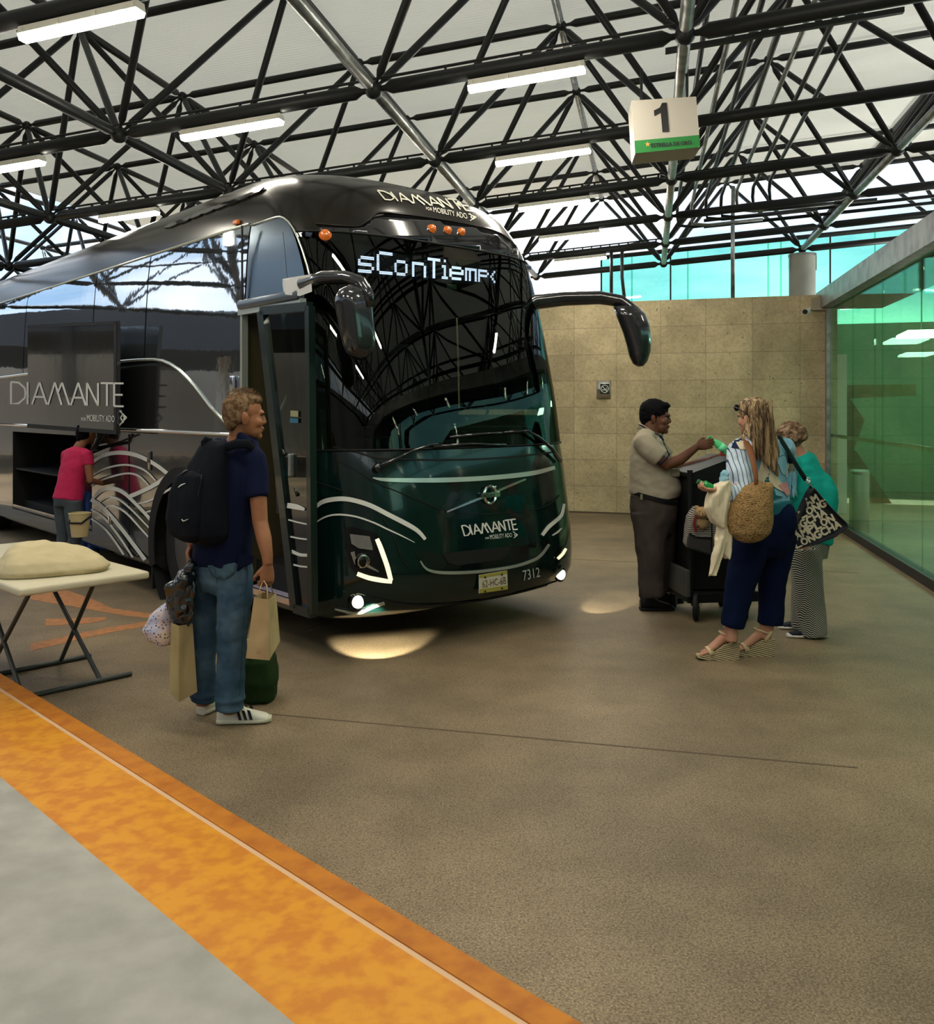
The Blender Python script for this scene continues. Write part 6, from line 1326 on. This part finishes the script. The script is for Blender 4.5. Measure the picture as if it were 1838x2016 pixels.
b=MB(); b.tube([q3(1519,852+3,.02),q3(1535,862,.02),q3(1552,890,.04),q3(1570,920,.07),q3(1586,945,.10)],[(.016,.006)]*5,10,up=(0,1,0)); b.build('shoulder_strap',mat('strap_dark_green',(.008,.025,.025),.4),tt,smooth=True)
b=MB(); b.tube([q3(1587,943,.10),q3(1592,950,.10),q3(1596,961,.11)],.008,8); b.tube([q3(1590,946,.09)+Vector((.014*math.cos(a),0,.02*math.sin(a))) for a in [2*math.pi*k/14 for k in range(15)]],.004,6); b.build('buckle',CHROME,tt,smooth=True)
# ---- person 4: older woman in turquoise ------------------------------------------------------
Y4=6.78
q4=lambda x,y,dy=0.: WP(x,y,Y4+dy)
w4=empty('person',Vector((2.55,6.8,0)),'older woman with curly grey hair in turquoise top and zigzag trousers, leaning forward','person')
f4=Vector((-.78,.60,-.35)); h4=q4(1556,868)
b=MB(); P,M=head(b,h4,f4,1.0,jaw=.95)
b.tube([h4+Vector((.01,0,-.02)),q4(1572,892),q4(1580,908)],[.052,.055,.07],14)
u4=(-.7,.7,0)
b.tube([q4(1576,905),q4(1592,960),q4(1596,1010),q4(1594,1050)],[(.14,.09),(.15,.12),(.15,.13),(.15,.13)],18,up=u4)
b.tube([q4(1550,920,-.12),q4(1540,975,-.10),q4(1510,990,.1)],[.05,.042,.028],12); hand(b,q4(1510,990,.1),(-.8,.3,.1),(0,0,-1),.5,.9); b.tube([q4(1570,915,.16),q4(1560,970,.24),q4(1530,985,.32)],[.05,.042,.028],12); hand(b,q4(1530,985,.32),(-.8,.3,.1),(0,0,-1),.5,.9)
for (a,k,c) in((q4(1580,1060,-.08),q4(1588,1150,-.08),q4(1592,1232,-.09)),(q4(1590,1060,.09),q4(1585,1150,.09),q4(1580,1222,.09))): b.tube([a,k,c],[.08,.055,.036],12)
b.build('body',SK4,w4,remesh=.006,sm=3,smooth=True); eyes(P,M,1.0,w4)
HG4=mat('hair_grey_brown',(.12,.07,.04),.85,spec=.1,vary=(22,(.30,.21,.14),.45,.65),bump=50,bstr=1.,bdist=.01)
b=MB(); random.seed(2)
for k in range(150):
    a=random.uniform(0,2*math.pi); e_=random.uniform(-.55,1.5); x=math.cos(e_)*math.cos(a); y=math.cos(e_)*math.sin(a); z=math.sin(e_)
    if y>.35 and z<.5: continue
    b.ell(P(x*.083,-.015+y*.100,.030+z*.095),(.024,.024,.022),u=8,v=6)
b.ell(P(0,-.02,.03),(.08,.09,.09))
b.build('curly_hair',HG4,w4,remesh=.006,sm=1,smooth=True,disp=wr(55,.009))
TQ=mat('turquoise_cotton',(.010,.33,.27),.9,spec=.1,bump=110,bstr=.12,bdist=.002)
b=MB(); b.tube([q4(1572,896),q4(1576,905),q4(1582,935),q4(1590,970),q4(1597,1010),q4(1597,1045),q4(1596,1068)],[(.08,.07),(.15,.10),(.17,.135),(.175,.165),(.175,.175),(.17,.165),(.165,.155)],26,up=u4)
b.tube([q4(1562,910,-.05),q4(1552,925,-.12),q4(1545,955,-.12)],[.075,.075,.066],16); b.tube([q4(1578,910,.1),q4(1572,925,.17),q4(1565,950,.21)],[.075,.075,.066],16)
b.ell(q4(1612,985,-.02),(.14,.14,.22)); b.build('turquoise_top',TQ,w4,remesh=.01,sm=6,smooth=True,disp=wr(8,.010,(1,1,1.6),3))
ZG=mat('zigzag_cloth',(.3,.3,.3),.85); t=ZG.node_tree; p_=t.nodes['Principled BSDF']; c_=t.nodes.new('ShaderNodeTexCoord'); s_=t.nodes.new('ShaderNodeSeparateXYZ'); t.links.new(c_.outputs['Object'],s_.inputs[0])
fx=math_(t,'ABSOLUTE',math_(t,'SUBTRACT',math_(t,'FRACT',math_(t,'MULTIPLY',math_(t,'ADD',s_.outputs[0],math_(t,'MULTIPLY',s_.outputs[1],.6)),36.)),.5)); zz=math_(t,'FRACT',math_(t,'ADD',math_(t,'MULTIPLY',s_.outputs[2],62.),math_(t,'MULTIPLY',fx,2.)))
g_=math_(t,'GREATER_THAN',zz,.58); t.links.new(mix(t,(.016,.018,.018),(.50,.49,.42),g_),p_.inputs['Base Color'])
b=MB(); b.tube([q4(1592,1045),q4(1590,1070),q4(1588,1095)],[(.155,.15),(.16,.155),(.15,.14)],24,up=u4)
b.tube([q4(1583,1080,-.06),q4(1588,1130,-.08),q4(1592,1180,-.09),q4(1598,1225,-.09),q4(1600,1250,-.09)],[.125,.115,.108,.108,.104],20); b.tube([q4(1588,1080,.08),q4(1586,1130,.09),q4(1583,1180,.09),q4(1581,1222,.09),q4(1582,1238,.09)],[.12,.105,.095,.09,.085],20)
b.build('zigzag_trousers',ZG,w4,remesh=.008,sm=4,smooth=True,disp=wr(9,.007,(1.5,1.5,.5),3))
SNV=mat('slipon_navy',(.005,.007,.02),.7); SWH=mat('slipon_sole',(.68,.67,.60),.5)
shoe(w4,GP(1630,1257)+Vector((0,.04,0)),(-1,.02,0),.29,.10,SNV,SWH,'slip_on_shoe',.085,sole=.028); shoe(w4,GP(1606,1240)+Vector((0,.05,0)),(-1,.0,0),.27,.10,SNV,SWH,'slip_on_shoe',.085,sole=.028)
# ---- people at the luggage bay ---------------------------------------------------------------
def simple_person(label,foot_,f,hair_m,top_m,leg_m,sk,lean=.2,H=1.6,armfwd=.35,sleeve=True):
    o=empty('person',foot_,label,'person'); f=Vector(f).normalized(); r=Vector((f.y,-f.x,0)); s=H/1.7
    G=lambda a,bb,z: foot_+r*a*s+f*bb*s+UP*z*s
    ln=lean; sh=1.36; hipz=.90
    T=lambda a,bb,z: G(a,bb+ln*max(0,z-hipz)*1.0,hipz+(z-hipz)*math.cos(ln*.9) if z>hipz else z)
    b=MB(); hc_=T(0,.06,1.58); P,M=head(b,hc_,(f+Vector((0,0,-ln*.8))).normalized(),s)
    b.tube([hc_+UP*-.03,T(0,.0,1.44),T(0,0,1.38)],[.052*s,.055*s,.07*s],12)
    b.tube([T(0,0,1.38),T(0,0,1.2),T(0,0,1.0),T(0,0,.88)],[(.16*s,.08*s),(.145*s,.10*s),(.13*s,.10*s),(.15*s,.12*s)],16,up=f)
    for sd in(-1,1):
        S0=T(sd*.185,0,1.35); E0=T(sd*.24,.06,1.08); W0=T(sd*.17,armfwd,1.02); b.tube([S0,S0*.5+E0*.5,E0,W0],[.05*s,.046*s,.038*s,.025*s],12); hand(b,W0,f+UP*-.3,(-r*sd),.9,.92*s,thumb=sd)
        b.tube([G(sd*.09,0,.88),G(sd*.10,.02,.48),G(sd*.10,-.02,.10),G(sd*.10,.0,.06)],[.085*s,.055*s,.036*s,.036*s],12)
    b.build('body',sk,o,remesh=.0065,sm=2,smooth=True); eyes(P,M,s,o)
    b=MB(); b.ell(P(0,-.02,.055),(.085*s,.104*s,.088*s),M); b.ell(P(0,-.05,-.0),(.078*s,.072*s,.09*s),M); b.ell(P(0,-.09,.0),(.04*s,.04*s,.10*s),M); b.build('hair',hair_m,o,remesh=.007,sm=2,smooth=True,disp=wr(50,.005))
    b=MB(); b.tube([T(0,0,1.43),T(0,0,1.38),T(0,0,1.2),T(0,0,1.05),T(0,0,.86)],[(.07*s,.06*s),(.185*s,.10*s),(.175*s,.125*s),(.16*s,.125*s),(.18*s,.145*s)],22,up=f)
    for sd in(-1,1): S0=T(sd*.185,0,1.35); E0=T(sd*.24,.06,1.08); b.tube([T(sd*.1,0,1.37),S0,S0*.6+E0*.4],[.065*s,.065*s,.056*s],14)
    b.build('shirt',top_m,o,remesh=.009,sm=4,smooth=True,disp=wr(10,.007))
    b=MB(); b.tube([G(0,0,.95),G(0,0,.88),G(0,0,.80)],[(.15*s,.12*s),(.17*s,.135*s),(.15*s,.12*s)],20,up=f)
    for sd in(-1,1): b.tube([G(sd*.09,0,.86),G(sd*.10,.02,.48),G(sd*.10,-.02,.09)],[.098*s,.072*s,.062*s],16)
    b.build('trousers',leg_m,o,remesh=.009,sm=3,smooth=True,disp=wr(10,.006))
    for sd in(-1,1): shoe(o,G(sd*.10,-.07,0),f,.26*s,.095*s,BSH,BSO,'shoe',.085,sole=.025)
    return o,T
pk_,T5=simple_person('dark-haired person in a pink top at the left edge beside the luggage bay',GP(133,1143),(.55,.83,0),HB,mat('pink_top',(.42,.015,.07),.8),mat('grey_denim',(.06,.075,.085),.85),skinm('skin_mid',(.22,.09,.045),(.17,.065,.03)),.25,1.58,.30)
simple_person('person in a dark red shirt and blue jeans bending into the luggage bay',GP(166,1124)+Vector((0,.12,0)),(.60,.80,0),HB,mat('dark_red_shirt',(.08,.008,.02),.8),mat('blue_jeans',(.02,.05,.16),.85),skinm('skin_mid2',(.22,.09,.045),(.17,.065,.03)),.45,1.6,.32)
bk=empty('bucket',WP(157,1052,8.62),'cream bucket with black handle hanging beside the person in the pink top','bucket')
MB().lathe([(.001,-.02),(.075,-.02),(.10,.20),(.106,.205),(.098,.21),(.072,0)],WP(157,1052,8.62),(0,0,1),26).build('bucket_shell',mat('bucket_cream',(.50,.40,.20),.5),bk,smooth=40)
bc0=WP(157,1052,8.62); MB().tube([bc0+Vector((-.10,0,.17)),bc0+Vector((-.06,-.10,.12)),bc0+Vector((.06,-.10,.12)),bc0+Vector((.10,0,.17))],.010,8).build('bail_handle',BLACK,bk,smooth=True)
# ---- folding table ---------------------------------------------------------------------------
TBL=mat('table_plastic',(.52,.47,.33),.5,bump=40,bstr=.1,bdist=.002); TL=mat('table_leg',(.06,.065,.06),.4,.5)
K=Vector((-1.885,5.33,0)); tu_=Vector((.69,.72,0)).normalized(); tv=Vector((-.72,.69,0)).normalized()
tbo=empty('folding_table',K-tu_*.37+tv*.9,'cream plastic folding table with grey crossed legs at the left edge','table')
tq=lambda a,c,z: K-tu_*a+tv*c+UP*z
b=MB(); b.bbox(tq(.37,.9,.715),(.74,1.8,.045),.015,3,rot=Matrix.Rotation(math.atan2(tu_.y,tu_.x),3,'Z')); b.build('table_top',TBL,tbo,smooth=40)
for (v0,v1) in((.45,1.30),(1.05,.35)):
    lg=MB().tube([tq(-.10,v0,.016),tq(.66,v0,.016)],.016,10).build('leg_frame',TL,tbo,smooth=40)
    b=MB()
    for a in(.10,.56): b.tube([tq(a,v0,.02),tq(a*.8+.08,v1,.695)],.014,10)
    b.tube([tq(.12,v1,.69),tq(.56,v1,.69)],.012,8); b.build('leg_tube',TL,lg,smooth=40)
CLB=mat('cloth_beige',(.50,.42,.25),.85,bump=120,bstr=.15,bdist=.002)
b=MB(); L=[]
wq=lambda x,y,Y: WP(x,y,Y)
bc5=tq(.40,.42,.738)
for (z,w,dp,ox) in((0,.30,.22,0),(.03,.31,.23,0),(.08,.28,.21,-.01),(.13,.20,.16,-.05),(.165,.12,.09,-.08),(.175,.05,.04,-.09)):
    L.append([bc5+UP*z+Vector((ox,0,0))+Vector((.86,.5,0))*w*math.copysign(abs(math.cos(a))**.6,math.cos(a))+Vector((-.5,.86,0))*dp*math.copysign(abs(math.sin(a))**.6,math.sin(a)) for a in [2*math.pi*j/30 for j in range(30)]])
b.loft(L); tag(b.build('cloth_bag',CLB,remesh=.008,sm=3,smooth=True,disp=lambda c:(.016*noise.noise(c*7)+.008*noise.noise(c*18)) if c.z>.76 else 0),'beige cloth bag slumped on the folding table','bag')
